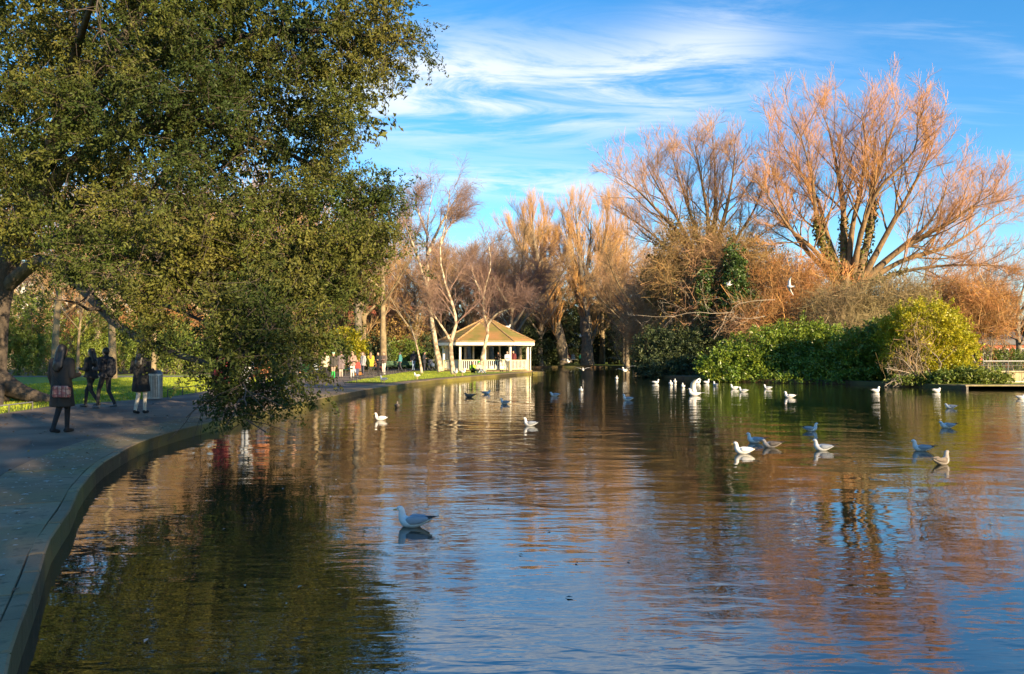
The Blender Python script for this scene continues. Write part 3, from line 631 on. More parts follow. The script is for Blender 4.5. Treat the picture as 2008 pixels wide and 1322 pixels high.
def plant(kind, loc, sc_, rz, label, group=None, name='bare_tree'):
    r = empty(name, loc, rz); r.scale = sc_ if isinstance(sc_, tuple) else (sc_,)*3; tag(r, label, 'tree', group)
    link('trunk', PROTO[kind][0], None, r); link('crown', PROTO[kind][1], None, r); return r
rr_ = random.Random(5)
def at(px, D): return ((px-CX)/FPX*D, D, 0)
plant('weep', at(1005, 84), (1.15, 1.15, 1.12), .4, 'weeping purple-brown tree drooping behind the pavilion roof', name='weeping_tree')
for px, D_, k, s_ in ((1060, 100, 'mass', 1.3), (1018, 92, 'gold', 1.15), (1095, 118, 'mass', 1.45), (1180, 116, 'gold', 1.5), (1225, 108, 'mass', 1.35), (1275, 98, 'mass', 1.2), (1245, 88, 'gold', 1.0), (920, 88, 'mass', 1.1), (870, 90, 'gold', 1.1), (815, 88, 'mass', 1.15), (965, 100, 'gold', 1.25), (1140, 128, 'gold', 1.5), (1300, 112, 'gold', 1.4)):
    plant(k, at(px, D_), s_, rr_.random()*6, 'golden-brown bare tree in the belt behind the pavilion and the far shore', 'golden-brown bare trees of the far belt')
plant('weep', at(965, 90), (1.1, 1.1, 1.0), 2.4, 'second weeping tree directly behind the pavilion', name='weeping_tree')
for i, (px, D_, k, s_) in enumerate([(790, 92, 'brown', 1.0), (840, 98, 'purple', 1.05), (895, 96, 'brown', .95), (930, 104, 'purple', 1.1), (1000, 112, 'brown', 1.05), (745, 100, 'brown', 1.15), (700, 104, 'purple', 1.2), (655, 98, 'brown', 1.1),
                                      (870, 125, 'brown', 1.3), (770, 130, 'purple', 1.3), (960, 132, 'brown', 1.2), (1040, 130, 'brown', 1.1), (600, 110, 'purple', 1.2), (560, 96, 'brown', 1.1), (480, 100, 'brown', 1.1), (400, 100, 'purple', 1.1), (320, 96, 'brown', 1.0), (240, 92, 'purple', 1.0), (160, 90, 'brown', 1.0), (60, 92, 'purple', 1.1)]):
    plant(k, at(px, D_), s_, rr_.random()*6, 'bare brown tree in the hazy row beyond the path and pavilion', 'bare trees beyond the path')
for i, (px, D_, k, s_) in enumerate([(1180, 130, 'brown', 1.1), (1250, 118, 'brown', 1.0), (1290, 100, 'brown', 1.0), (1480, 88, 'brown', .95), (1560, 92, 'brown', 1.0), (1780, 84, 'brown', .8), (1860, 92, 'brown', .85), (1925, 96, 'purple', .8), (1320, 84, 'brown', 1.0), (1230, 92, 'brown', .95)]):
    plant(k, at(px, D_), s_, rr_.random()*6, 'bare brown tree in the thicket behind the two willows', 'bare trees behind the willows')
plant('purple', at(1998, 66), (.85, .85, .72), 1.0, 'dark bare tree at the right edge beyond the clipped hedge')

for i, (px, D_, k, s_) in enumerate([(90, 74, 'gold', 1.25), (190, 78, 'mass', 1.35), (270, 72, 'gold', 1.2), (350, 78, 'mass', 1.35), (430, 74, 'gold', 1.3), (500, 80, 'mass', 1.4), (570, 76, 'gold', 1.35), (640, 84, 'mass', 1.4), (715, 86, 'gold', 1.2), (20, 80, 'mass', 1.3), (-80, 74, 'gold', 1.3),
                                     (140, 88, 'gold', 1.5), (230, 90, 'gold', 1.5), (310, 88, 'mass', 1.5), (390, 90, 'gold', 1.5), (465, 90, 'mass', 1.55), (535, 92, 'gold', 1.55), (605, 92, 'mass', 1.5), (675, 94, 'gold', 1.45)]):
    plant(k, at(px, D_), s_, rr_.random()*6, 'tan sunlit bare tree beyond the left lawn', 'tan bare trees beyond the left lawn')
def yew_proto(seed):
    rng = np.random.default_rng(seed); bl = [((0, 0, 3.6), (2.9, 2.9, 3.3)), ((1.4, .4, 2.2), (2.3, 2.3, 2.2)), ((-1.5, -.3, 2.4), (2.2, 2.2, 2.3)), ((.2, 0, 6.2), (1.7, 1.7, 1.8))]
    V, F, _ = foliage(rng, bl, 1300, 13, .36, .17, droop=.3, slen=.8, spread=.16, zmin=0); a = mesh_np('crown', V, F); a.materials.append(DARKG)
    q = limb([(0, 0, -.2), (.1, 0, 2), (0, .1, 5)], .28, .1, 6); V, F = tubes([(q[0], q[1], 7)]); b = mesh_np('trunk', V, F, True); b.materials.append(BK_GREY); return b, a
PROTO['yew'] = yew_proto(35)
for i, (px, D_, s_) in enumerate([(850, 100, .8), (890, 96, .75), (930, 98, .8), (970, 97, .75), (1010, 99, .85), (1045, 104, .9), (780, 110, .9), (720, 112, .9), (650, 110, .9), (580, 108, .9), (510, 106, .9), (440, 104, .9), (370, 104, .9), (300, 102, .85), (230, 100, .85), (150, 98, .8), (60, 98, .9), (-30, 96, .9)]):
    plant('yew', at(px, D_), (s_*1.1, s_*1.1, s_), rr_.random()*6, 'dark evergreen in the backdrop row beyond the pavilion and path', 'evergreens of the backdrop row', 'evergreen_tree')
for i, (px, D_, s_) in enumerate([(1090, 140, 1.3), (1170, 142, 1.3), (1250, 138, 1.3), (1340, 110, 1.1), (1430, 105, 1.1), (1520, 102, 1.1), (1610, 100, 1.1), (1700, 98, 1.1), (1790, 96, 1.0), (1880, 100, .8), (1960, 104, .8), (2040, 100, .8)]):
    plant('yew', at(px, D_), (s_*1.2, s_*1.2, s_), rr_.random()*6, 'dark evergreen in the backdrop row behind the far-shore trees and thickets', 'evergreens behind the far shore', 'evergreen_tree')

# big trunks along the path
def trunk_tree(label, px, py, D_, r, seed, lean=0, top=15, bark=BK_GREY):
    b = at(px, D_); x, y = b[0], b[1]; t = top
    limbs = [([(x, y, -.2), (x+lean*.3, y, t*.25), (x+lean*.7, y+.2, t*.5), (x+lean, y, t*.75)], r, r*.5)]
    rg = random.Random(seed)
    for k in range(5):
        a = rg.random()*6.28; z0 = t*(.35+.08*k); q = 3.2+rg.random()*2
        limbs.append(([(x+lean*.6, y, z0), (x+lean*.6+math.cos(a)*q*.4, y+math.sin(a)*q*.4, z0+1.6), (x+lean*.6+math.cos(a)*q, y+math.sin(a)*q, z0+4.2)], r*.42, .05))
    return bare_tree('park_tree', label, limbs, [dict(LV_B[0], count=7, up2=.04), dict(LV_B[1], count=4), dict(LV_B[2], count=4, up2=.0, n=3)], seed, bark, TW_BROWN, (x, y, 0))
trunk_tree('thick mottled trunk rising behind the woman with the tartan bag', 107, 735, 50, .24, 41, .4, 15, LIT)
trunk_tree('thin straight trunk between the walking woman and the couple', 153, 733, 52, .11, 42, .1, 9, LIT)
trunk_tree('stout pale trunk behind the walking couple', 222, 738, 48, .27, 43, -.3, 14, LIT)
trunk_tree('pale trunk behind the litter bin', 301, 737, 50, .18, 47, .3, 14, LIT)
trunk_tree('reddish lit trunk just left of the bench people', 619, 715, 66, .24, 44, .1, 14, LIT)
trunk_tree('wide dark ivied trunk behind the seated bench people', 706, 716, 72, .42, 45, -.6, 17, BK_GREY)
trunk_tree('tall half-lit trunk behind the yellow coat', 752, 714, 76, .37, 46, -.2, 18, LIT)

# ------------------------------------------------------------------ evergreen oak over the path
def holm_oak():
    rng = np.random.default_rng(51); root = empty('holm_oak', (-15.9, 24, 0)); tag(root, 'massive evergreen oak overhanging the path and the water', 'tree'); off = np.array([-15.9, 24, 0.])
    T = lambda px, py, D_: tuple(P(px, py, D_))
    limbs = [([(-16.5, 24, -.25), (-16.25, 24, 1.2), (-16.05, 24, 3.0), T(25, 480, 24), T(60, 380, 23.5), T(120, 250, 22)], .62, .22),
             ([T(15, 560, 24), T(80, 510, 23), T(140, 545, 21), T(185, 590, 19.5), T(240, 645, 18), T(330, 690, 16.2), T(430, 720, 15), T(490, 760, 14.2)], .22, .04),
             ([T(25, 500, 24), T(110, 470, 22), T(230, 470, 20), T(350, 520, 18), T(430, 590, 16.5), T(500, 680, 15.5)], .26, .04),
             ([T(40, 450, 24), T(150, 400, 22), T(300, 380, 20), T(450, 420, 19), T(600, 500, 18.5)], .26, .04),
             ([T(60, 400, 23.5), T(200, 280, 22), T(380, 240, 20.5), T(520, 280, 20), T(680, 360, 20)], .24, .04),
             ([T(80, 330, 23), T(250, 150, 22), T(450, 80, 21), T(620, 60, 20), T(780, 80, 19.5)], .24, .04),
             ([T(120, 250, 22), T(250, 60, 22), T(400, -150, 22), T(600, -250, 22)], .22, .04),
             ([T(20, 470, 24), T(-60, 380, 23), T(-150, 250, 21)], .25, .05), ([T(100, 300, 22), T(150, 100, 19), T(200, -50, 16)], .2, .04),
             ([T(80, 510, 23), T(230, 560, 21), T(330, 600, 19), T(420, 640, 18)], .18, .03)]
    n = 16; Lp = np.concatenate([limb(p, a, b, n)[0] for p, a, b in limbs]); Lr = np.concatenate([limb(p, a, b, n)[1] for p, a, b in limbs]); Lr[0, 0] = 1.0; Lr[0, 1] = .75; Lr[0, 2] = .62
    c1 = grow(rng, Lp[1:], Lr[1:], 9, .3, 1, 45, 14, .25, n=6, up=.05, up2=-.03, rr=.45, rmin=.02, lmin=1.2); c2 = grow(rng, *c1, 6, .2, 1, 45, 14, .5, n=4, up=0, up2=-.08, rr=.5, rmin=.010, lmin=.7)
    ok = lambda c: ~((c[0][:, :, 2].min(1) < 2.3) & (c[0][:, :, 0].min(1) < -7.2))
    k1 = ok(c1); c1 = (c1[0][k1], c1[1][k1]); k2 = ok(c2); c2 = (c2[0][k2], c2[1][k2])
    V, F = tubes([(Lp, Lr, 10), (*c1, 5), (*c2, 3)]); link('trunk', mesh_np('trunk', V-off, F, True), BK_OAK, root)
    B = pxblob
    blobs = [B(60, 60, 20, 150, 170, 3.0, 1), B(230, 70, 19, 160, 150, 3, 1), B(400, 60, 19, 150, 140, 3, 1), B(560, 40, 19, 140, 110, 2.6, 1), B(700, 20, 19, 105, 75, 2.0, .9), B(790, 45, 19, 58, 85, 1.4, .9), B(745, 130, 19.2, 62, 42, 1.2, .6),
             B(80, 250, 20, 150, 140, 3, 1), B(240, 240, 18.5, 150, 140, 3, 1), B(400, 230, 18.5, 140, 140, 3, 1), B(540, 200, 19, 120, 120, 2.6, .9), B(640, 200, 19, 72, 110, 2, .9), B(655, 290, 19.3, 48, 75, 1.5, .8),
             B(60, 400, 20.5, 130, 90, 2.6, 1), B(220, 400, 18.5, 150, 120, 2.6, 1), B(370, 400, 17.5, 140, 130, 2.6, 1), B(510, 390, 17.8, 120, 130, 2.6, 1), B(620, 420, 18.5, 95, 110, 2.2, 1), B(700, 400, 19, 60, 70, 1.6, .8), B(735, 350, 19.2, 34, 32, .8, .45), B(735, 450, 19, 46, 80, 1.6, .8),
             B(280, 530, 17.5, 110, 80, 2.2, 1.57), B(410, 540, 16.5, 120, 100, 2.2, 1.75), B(540, 540, 16.8, 110, 100, 2.2, 1.75), B(620, 545, 17.5, 74, 80, 1.8, 1.57), B(705, 520, 18.5, 50, 70, 1.4, 1.22),
             B(420, 640, 15.5, 90, 70, 1.7, 1.75), B(520, 640, 15.5, 90, 80, 1.7, 1.75), B(585, 635, 16, 40, 66, 1.3, 1.40), B(440, 720, 14.6, 80, 60, 1.2, 1.57), B(530, 720, 14.6, 75, 65, 1.2, 1.57), B(480, 785, 14, 75, 42, .9, 1.40), B(545, 755, 14.5, 40, 38, .8, 1.05), B(385, 790, 14.2, 36, 26, .5, 0.53), B(330, 640, 16.5, 55, 40, 1.2, 0.88), B(515, 825, 13.8, 26, 14, .3, 0.35),
             B(690, 90, 18.6, 90, 70, 1.4, .7), B(680, 230, 18.8, 40, 70, 1.1, .6), B(745, 400, 18.6, 40, 50, .9, .6), B(735, 490, 18.4, 42, 55, 1.0, .6), B(668, 545, 17.6, 42, 55, 1.0, .6), B(825, 40, 18.8, 34, 45, .7, .5), B(760, 335, 19, 18, 14, .4, .2), B(555, 700, 15.2, 36, 50, .8, .5), B(430, 790, 14, 60, 30, .7, .5), B(150, 520, 20.5, 60, 30, 1, .5), B(130, 505, 21, 70, 35, 1.5, .5), B(30, 500, 21.5, 60, 30, 1.2, .35), B(230, 590, 18.6, 40, 22, .9, .25)]
    blobs = [(b[0], tuple(r_*.84 for r_ in b[1]), b[2]) for b in blobs]
    V, F, tw = foliage(rng, blobs, 7000, 38, .084, .035, droop=.35, slen=.5, spread=.05, shell=.3, zmin=.05, clump=20, csize=.32, twigs=True)
    # upper crown above the frame, larger and sparser: it is seen only in the water and as shade
    up_b = [((-12, 21, 13.5), (7, 7, 3.5)), ((-8, 19, 12.3), (5.5, 5, 2.6)), ((-18, 24, 11), (6, 6, 4)), ((-20, 22, 7), (4.5, 5, 3)), ((-14, 28, 9.5), (7, 4, 4)), ((-7, 23, 9.5), (3.5, 4, 2.8)), ((-5.2, 19.5, 11.3), (3, 3, 2))]
    V2, F2, _ = foliage(rng, up_b, 1700, 16, .22, .10, droop=.35, slen=.8, spread=.09, shell=.35)
    bk = [B(60, 120, 26, 190, 200, 2), B(260, 120, 25, 190, 200, 2), B(450, 130, 24, 190, 180, 2), B(90, 330, 26, 190, 170, 1.6), B(290, 340, 25, 180, 170, 1.8), B(480, 340, 24, 170, 160, 1.8), B(590, 300, 23, 90, 170, 1.5), B(640, 120, 22.5, 110, 120, 1.5), B(380, 520, 21.5, 130, 80, 1.5), B(540, 510, 21, 110, 90, 1.5), B(640, 450, 21.5, 80, 90, 1.3), B(760, 60, 21, 60, 60, 1)]
    V3_, F3_, _ = foliage(rng, bk, 1700, 16, .18, .08, droop=.35, slen=.7, spread=.09, shell=.2)
    V2 = np.concatenate([V2, V3_]); F2 = np.concatenate([F2, F3_+F2.max()+1])
    Vt, Ft = tubes([tw])
    cr = link('crown', mesh_np('crown', np.concatenate([V, V2])-off, np.concatenate([F, F2+len(V)])), OAKL, root)
    link('twigs', mesh_np('twigs', Vt-off, Ft), BK_OAK, root)
    # buttress roots
    for a, r_ in ((.1, 1.9), (-.9, 1.7), (-2.0, 1.6), (1.2, 1.6), (2.6, 1.5)):
        q = limb([(-16.1, 24, .8), (-16.1+math.cos(a)*r_*.5, 24+math.sin(a)*r_*.5, .28), (-16.1+math.cos(a)*r_*1.3, 24+math.sin(a)*r_*1.3, -.12)], .42, .12, 7)
        V, F = tubes([(q[0], q[1], 8)]); link('root', mesh_np('root', V-off, F, True), BK_OAK, root)
holm_oak()

# ------------------------------------------------------------------ shrubs and thickets
B = pxblob
bush('yellow_green_shrub', 'rounded sunlit yellow-green shrub beside the right-hand railing', 'shrub', [B(1815, 640, 42, 62, 48, 1.5), B(1850, 680, 42, 52, 55, 1.4), B(1790, 690, 42, 50, 55, 1.3), B(1840, 725, 41.6, 60, 30, 1.2), B(1770, 650, 43, 40, 40, 1.2)], 2300, 22, .135, .062, YELLOWG, 61, droop=-.1, slen=.4, spread=.06, shell=.6, zmin=-.15, stem_m=BK_GREY, base=(22.0, 42, 0))
bush('laurel_bush', 'wide laurel bush with sunlit top overhanging the water', 'shrub', [B(1440, 715, 49, 70, 32, 1.6), B(1500, 690, 49.5, 80, 42, 1.8), B(1570, 680, 50, 75, 45, 1.8), B(1620, 690, 50, 60, 45, 1.8), B(1540, 720, 48.5, 100, 26, 1.5), B(1630, 722, 47, 60, 26, 1.3), B(1415, 730, 48.5, 36, 18, 1), B(1460, 742, 47.5, 60, 10, .8), B(1570, 744, 46.2, 70, 10, .8), B(1650, 748, 44.8, 50, 9, .7)], 2600, 20, .19, .075, LAUREL, 62, droop=.1, slen=.5, spread=.09, shell=.55, zmin=-.15, base=(17, 49, 0))
bush('laurel_bush', 'dark shaded laurel between the wide laurel and the yellow-green shrub', 'shrub', [B(1690, 695, 46, 55, 48, 1.6), B(1735, 685, 45, 40, 50, 1.4), B(1700, 730, 45, 60, 22, 1.3)], 1100, 20, .19, .075, LAUREL, 63, droop=.1, slen=.5, spread=.09, zmin=-.15, base=(20.5, 46, 0))
bush('evergreen_bush', 'dark evergreen bush hanging over the water at the channel mouth', 'shrub', [B(1290, 690, 60, 45, 42, 1.8), B(1340, 685, 59, 50, 42, 2), B(1390, 685, 58, 45, 42, 2), B(1330, 720, 57, 70, 24, 1.5), B(1265, 715, 61, 22, 24, 1.2)], 2000, 20, .17, .08, DARKG, 64, droop=.2, slen=.55, spread=.1, zmin=-.15, base=(13.8, 59, 0))
bush('ivied_mound', 'tall domed brown-green ivy-clad mound below the pinkish willow', 'shrub', [B(1360, 500, 63, 75, 70, 3), B(1430, 520, 63, 70, 70, 3), B(1310, 550, 63, 50, 60, 2.5), B(1490, 540, 62, 55, 70, 2.5), B(1400, 600, 61, 100, 70, 3)], 1500, 18, .17, .11, BROWNG, 65, droop=.3, slen=.6, spread=.12, zmin=-.1, base=(16, 63, 0))
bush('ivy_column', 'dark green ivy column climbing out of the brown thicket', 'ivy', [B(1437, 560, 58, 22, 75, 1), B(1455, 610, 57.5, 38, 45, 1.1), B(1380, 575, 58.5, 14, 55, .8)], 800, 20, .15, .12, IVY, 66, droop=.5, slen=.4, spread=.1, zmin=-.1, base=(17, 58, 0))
bush('garden_shrubs', 'dark shrub bank under the pale trunk and left of the couple', 'shrub', [B(60, 640, 56, 60, 70, 1.6), B(30, 690, 55, 50, 45, 1.4), B(90, 700, 55, 40, 36, 1.4), B(-30, 660, 56, 60, 70, 1.6)], 1500, 20, .15, .065, SHRUB, 67, droop=0, slen=.5, spread=.1, zmin=0, base=(-34, 56, 0))
bush('garden_shrub', 'sunny yellow-green shrub behind the walking couple', 'shrub', [B(190, 660, 60, 40, 55, 1.5), B(175, 705, 58, 32, 30, 1.2), B(235, 680, 60, 40, 42, 1.4)], 1000, 20, .15, .06, mat('sunny_shrub_leaf', (.19, .235, .03), (.14, .19, .03), .5, .8, island=.35, transl=.25), 68, droop=0, slen=.5, spread=.1, zmin=0, base=(-31.5, 59, 0))
bush('garden_shrub', 'green shrub glimpsed above the litter bin', 'shrub', [B(290, 690, 57, 40, 32, 1.4), B(350, 690, 58, 40, 36, 1.4), B(330, 655, 60, 40, 30, 1.4)], 800, 20, .15, .06, SHRUB, 69, droop=0, slen=.5, spread=.1, zmin=0, base=(-26, 58, 0))
for i, (px, py, D_, rx, ry, m_, lab) in enumerate([(640, 690, 68, 40, 32, SHRUB, 'olive shrub behind the coats of the standing group'), (680, 675, 70, 30, 30, YELLOWG, 'bright yellow-green shrub left of the wide dark trunk'), (730, 690, 78, 34, 32, DARKG, 'dark shrub between the two big trunks'), (790, 695, 80, 42, 28, SHRUB, 'low green shrub behind the long bench'),
                                              (835, 690, 84, 40, 30, DARKG, 'dark shrub behind the pale birch trunk'), (540, 690, 70, 60, 36, SHRUB, 'shrub seen through the hanging oak branch'), (440, 690, 66, 60, 34, SHRUB, 'shrub half hidden behind the oak limb'), (620, 650, 76, 50, 36, BROWNG, 'tawny shrub above the bench people'), (780, 655, 88, 60, 30, BROWNG, 'tawny shrub beyond the thin sapling')]):
    bush('garden_shrub', lab, 'shrub', [B(px, py, D_, rx, ry, 1.5), B(px-rx*.5, py+ry*.4, D_-.5, rx*.6, ry*.6, 1.2), B(px+rx*.5, py+ry*.3, D_-.5, rx*.6, ry*.6, 1.2)], 420, 12, .23, .105, m_, 70+i, droop=.05, slen=.5, spread=.11, zmin=0, stems=3)
for i, (px, py, D_, rx, ry, lab) in enumerate([(1100, 640, 116, 50, 90, 'dark yew behind the leaning far-shore tree'), (1060, 660, 112, 40, 60, 'dark yew just beyond the pavilion eaves'), (1190, 640, 120, 50, 80, 'dark yew right of the upright far-shore tree'), (1240, 660, 112, 40, 60, 'dark yew above the far end of the channel'), (1290, 610, 96, 50, 90, 'dark evergreen behind the channel-mouth bush'), (1150, 600, 128, 60, 80, 'tall tawny-topped evergreen between the far-shore trees')]):
    bush('evergreen_tree', lab, 'tree', [B(px, py, D_, rx, ry, 3), B(px-rx*.4, py+ry*.4, D_-1, rx*.7, ry*.6, 2.5), B(px+rx*.4, py+ry*.3, D_-1, rx*.7, ry*.6, 2.5)], 800, 13, .34, .16, BROWNG if i == 5 else DARKG, 90+i, droop=.3, slen=.9, spread=.18, zmin=0, stems=3, stem_r=.16)

def thicket(name, label, blobs, count, m, seed, ln=1.3, r=.012, up=.25, base=None):
    rng = np.random.default_rng(seed); root = empty(name, base or (np.mean([b[0][0] for b in blobs]), np.mean([b[0][1] for b in blobs]), 0)); off = np.array(root.location); tag(root, label, 'thicket')
    S0, d = blob_points(rng, blobs, count, .15); d = norm(d*.5+rng.normal(size=d.shape)*.8+np.array([0, 0, up])); l = ln*(.5+rng.random(count))[:, None]
    l = np.where(rng.random((count, 1)) < .10, l*1.9, l); S0 = S0+.22*rng.normal(size=S0.shape); p0 = S0-d*l*.6; p1 = p0+d*l*.5+rng.normal(size=d.shape)*.08*l; p2 = p1+norm(d+.5*rng.normal(size=d.shape)+np.array([0, 0, up*.4]))*l*.5
    Pn = np.stack([p0, p1, p2], 1); Pn[..., 2] = np.maximum(Pn[..., 2], .0); k = rng.random(count) < .06; rad = np.where(k, r*2.6, r)
    ch = grow(rng, Pn, np.tile((rad*.8)[:, None], (1, 3)), 1, .3, 1, 35, 12, .6, n=2, up=.1, rr=.7, rmin=r*.7)
    V, F = tubes([(Pn, rad[:, None]*np.array([[1, .8, .45]]), 3), (*ch, 3)]); link('branches', mesh_np('branches', V-off, F), m, root)
    bt = []
    for q in range(12):
        bl = blobs[q % len(blobs)]; e = np.array(bl[0])+np.array(bl[1])*rng.normal(size=3)*.4; e[2] = max(e[2], .6); s_ = np.array([bl[0][0]+rng.normal()*.5, bl[0][1]+rng.normal()*.4, -.1]); a = limb([s_, (s_+e)/2+rng.normal(size=3)*.3, e], .07, .02, 7); bt.append((*a, 5))
        bt.append((*grow(rng, *a, 7, .3, 1, 45, 15, .45, n=5, up=.1, wob=.2, rr=.6, rmin=.015), 4))
    V, F = tubes(bt); link('undergrowth', mesh_np('undergrowth', V-off, F, True), BK_GREY, root)['kind'] = 'stuff'; return root
thicket('twig_thicket', 'rusty orange twig thicket left of the great willow trunk', [B(1530, 570, 58, 70, 70, 2.5), B(1580, 560, 59, 60, 70, 2.5), B(1500, 620, 56, 70, 40, 2), B(1560, 630, 56, 60, 30, 2)], 4300, TW_RUST, 101, r=.0125)
thicket('twig_thicket', 'olive-grey twig thicket beneath the great willow', [B(1650, 610, 54, 80, 55, 2.5), B(1720, 600, 54, 60, 60, 2.5), B(1690, 650, 51, 70, 30, 1.8), B(1780, 590, 54, 50, 50, 2)], 4300, TW_GREY, 102, r=.0125)
thicket('twig_thicket', 'bright orange willow scrub behind the yellow-green shrub', [B(1900, 600, 55, 60, 60, 2.5), B(1940, 630, 55, 50, 50, 2), B(1850, 590, 57, 60, 55, 2.2), B(1960, 600, 58, 30, 45, 1.8), B(1870, 640, 54, 40, 36, 1.5)], 4300, TW_RUST, 103, r=.0125)
thicket('twig_thicket', 'brown tangle of twigs below the pinkish willow and over the dark bush', [B(1270, 600, 70, 60, 70, 2.5), B(1310, 580, 64, 70, 70, 2.2), B(1390, 590, 59.5, 80, 70, 2), B(1450, 640, 56, 50, 36, 1.8), B(1400, 520, 60, 70, 60, 2), B(1240, 660, 74, 40, 50, 2)], 4400, TW_BROWN, 104, r=.014, up=-.1)
thicket('twig_thicket', 'golden-brown dome of twigs over the ivy-clad mound', [B(1360, 480, 61.5, 80, 60, 2.5), B(1430, 500, 61, 80, 65, 2.5), B(1500, 530, 60, 60, 65, 2), B(1320, 540, 61, 60, 60, 2)], 4000, mat('tawny_twigs', (.40, .25, .09), (.27, .19, .08), .8, .5, island=.3), 108, r=.011, up=.1)
thicket('twig_thicket', 'pale bare stems at the water edge before the yellow-green shrub', [B(1780, 715, 40.6, 40, 36, .6), B(1800, 670, 40.8, 26, 46, .5)], 170, mat('pale_stems', (.36, .25, .13), (.28, .19, .10), .85, 1, island=.3), 105, ln=1.1, r=.008, up=.7)
thicket('twig_thicket', 'purplish brush behind the left end of the pavilion', [B(800, 640, 90, 50, 60, 2), B(850, 620, 92, 50, 70, 2), B(760, 650, 94, 40, 50, 2)], 1800, TW_PURPLE, 106, r=.018)
thicket('twig_thicket', 'orange-brown brush behind the left lawn shrubs', [B(130, 640, 64, 50, 80, 2), B(250, 650, 66, 60, 60, 2), B(340, 640, 68, 60, 50, 2)], 1600, TW_RUST, 107, r=.016)

# dead branches over the water
def dead_branch(label, lines, D_, r, seed, name='dead_branch'):
    rng = np.random.default_rng(seed); b0 = P(*lines[0][0], D_); root = empty(name, (b0.x, b0.y, 0)); off = np.array(root.location); tag(root, label, 'branch'); bt = []
    for q in lines:
        a = limb(pl(D_, q, -.6), r, r*.35, 8); bt.append((*a, 5)); g_ = grow(rng, *a, 8, .2, 1, 50, 15, .35, n=5, wob=.3, up=0, rr=.6, rmin=.010); bt.append((*g_, 4)); bt.append((*grow(rng, *g_, 4, .2, 1, 45, 15, .5, n=4, wob=.3, up=0, rr=.6, rmin=.008), 3))
    V, F = tubes(bt); link('wood', mesh_np('wood', V-off, F, True), mat('bleached_wood', (.42, .36, .28), (.28, .23, .17), .85, 3), root)
dead_branch('bleached bare branch reaching over the dark channel bush', [[(1440, 612), (1400, 615), (1360, 612), (1310, 622), (1250, 618)], [(1425, 615), (1415, 640), (1400, 665)]], 55.5, .026, 111)
dead_branch('bleached bare branch above the wide laurel', [[(1520, 588), (1480, 590), (1440, 600), (1430, 625)], [(1500, 620), (1470, 625), (1440, 622)]], 53, .024, 112)
dead_branch('pale fallen branches lying in the water by the yellow-green shrub', [[(1795, 735), (1770, 728), (1735, 722)], [(1775, 742), (1750, 748), (1735, 757)], [(1780, 745), (1762, 752), (1755, 756)]], 40.3, .03, 113, 'fallen_branch')

# low plants on the right bank
bush('waterside_plants', 'low leafy plants along the bank below the railing', 'plants', [B(1800, 748, 40.3, 50, 10, .5), B(1860, 746, 39.6, 40, 12, .6), B(1905, 740, 39.4, 30, 14, .7), B(1940, 744, 39.2, 40, 10, .6)], 900, 14, .14, .06, SHRUB, 121, droop=-.3, slen=.3, spread=.05, zmin=-.1, stems=3, stem_r=.015, base=(22.5, 39.5, 0))
def spiky():
    rng = np.random.default_rng(122); p = at(1968, 41.5); root = empty('spiky_plant', p); tag(root, 'spiky sword-leaved plant behind the railing', 'plant'); me = None
    for k in range(44):
        a = rng.uniform(0, 6.28); e = rng.uniform(.25, 1.25); L_ = rng.uniform(.9, 1.35); d = np.array([math.cos(a)*math.cos(e), math.sin(a)*math.cos(e), math.sin(e)]); s_ = np.array([-math.sin(a), math.cos(a), 0])
        V = []
        for t in np.linspace(0, 1, 5):
            c = d*L_*t+np.array([0, 0, .25-.28*t*t*math.cos(e)]); w_ = .032*(1-t)**.6+.003; V += [c+s_*w_, c+np.array([0, 0, -.012*(1-t)]), c-s_*w_]
        F = [(3*i+j, 3*i+j+1, 3*i+j+4, 3*i+j+3) for i in range(4) for j in range(2)]
        link('leaf', mesh_np('leaf', np.array(V), np.array(F)), mat('sword_leaf', (.24, .28, .07), (.16, .21, .05), .5, 3, transl=.2), root)
    bm = bmesh.new(); bar(bm, (0, 0, -.1), (0, 0, .35), .12, .09); bm_obj('stem', bm, BK_GREY, root)
spiky()
def hedge(name, label, px0, px1, D_, h, m_, seed):
    a, b = at(px0, D_), at(px1, D_); n = max(2, int((b[0]-a[0])/1.2)); bl = [((a[0]+(b[0]-a[0])*(i+.5)/n, D_, h*.5), (1.1, .6, h*.5)) for i in range(n)]
    bush(name, label, 'hedge', bl, 900, 16, .11, .06, m_, seed, droop=0, slen=.3, spread=.08, zmin=0, shell=.7, stems=4)
hedge('clipped_hedge', 'clipped hedge beyond the bow-top fence', 1915, 2060, 58, 1.9, SHRUB, 131)
hedge('flower_bed_hedge', 'low yellowish hedge on the far lawn past the pavilion', 1042, 1082, 112, 1.5, YELLOWG, 132)

# trees out of the picture behind and right of the photographer: they cast the long shadows over the pond
def shade_tree(label, x, y, H, r, seed, shoots):
    rng = np.random.default_rng(seed); bl = [((x, y, H*.62), (r*.9, r*.9, H*.36))]
    for k in range(7):
        a = rng.random()*6.28; q = r*.55; bl.append(((x+math.cos(a)*q, y+math.sin(a)*q, H*(.3+.55*rng.random())), (r*.55, r*.55, H*.18)))
    bush('shade_tree', label, 'tree', bl, shoots, 10, .42, .22, DARKG, seed, base=(x, y, 0), stems=5, stem_r=.3, droop=.2, slen=1.0, spread=.2, shell=.3, zmin=1.2, twigs=False)
shade_tree('evergreen tree behind the photographer, nearest the path', 18.9, -15.6, 13, 4.7, 141, 640)
shade_tree('evergreen tree behind the photographer, farther from the pond', 11.7, -26.7, 17, 6, 142, 800)
shade_tree('wide evergreen tree right of the photographer beyond the pond edge', 34.2, -10.6, 16.5, 8.0, 143, 2600)

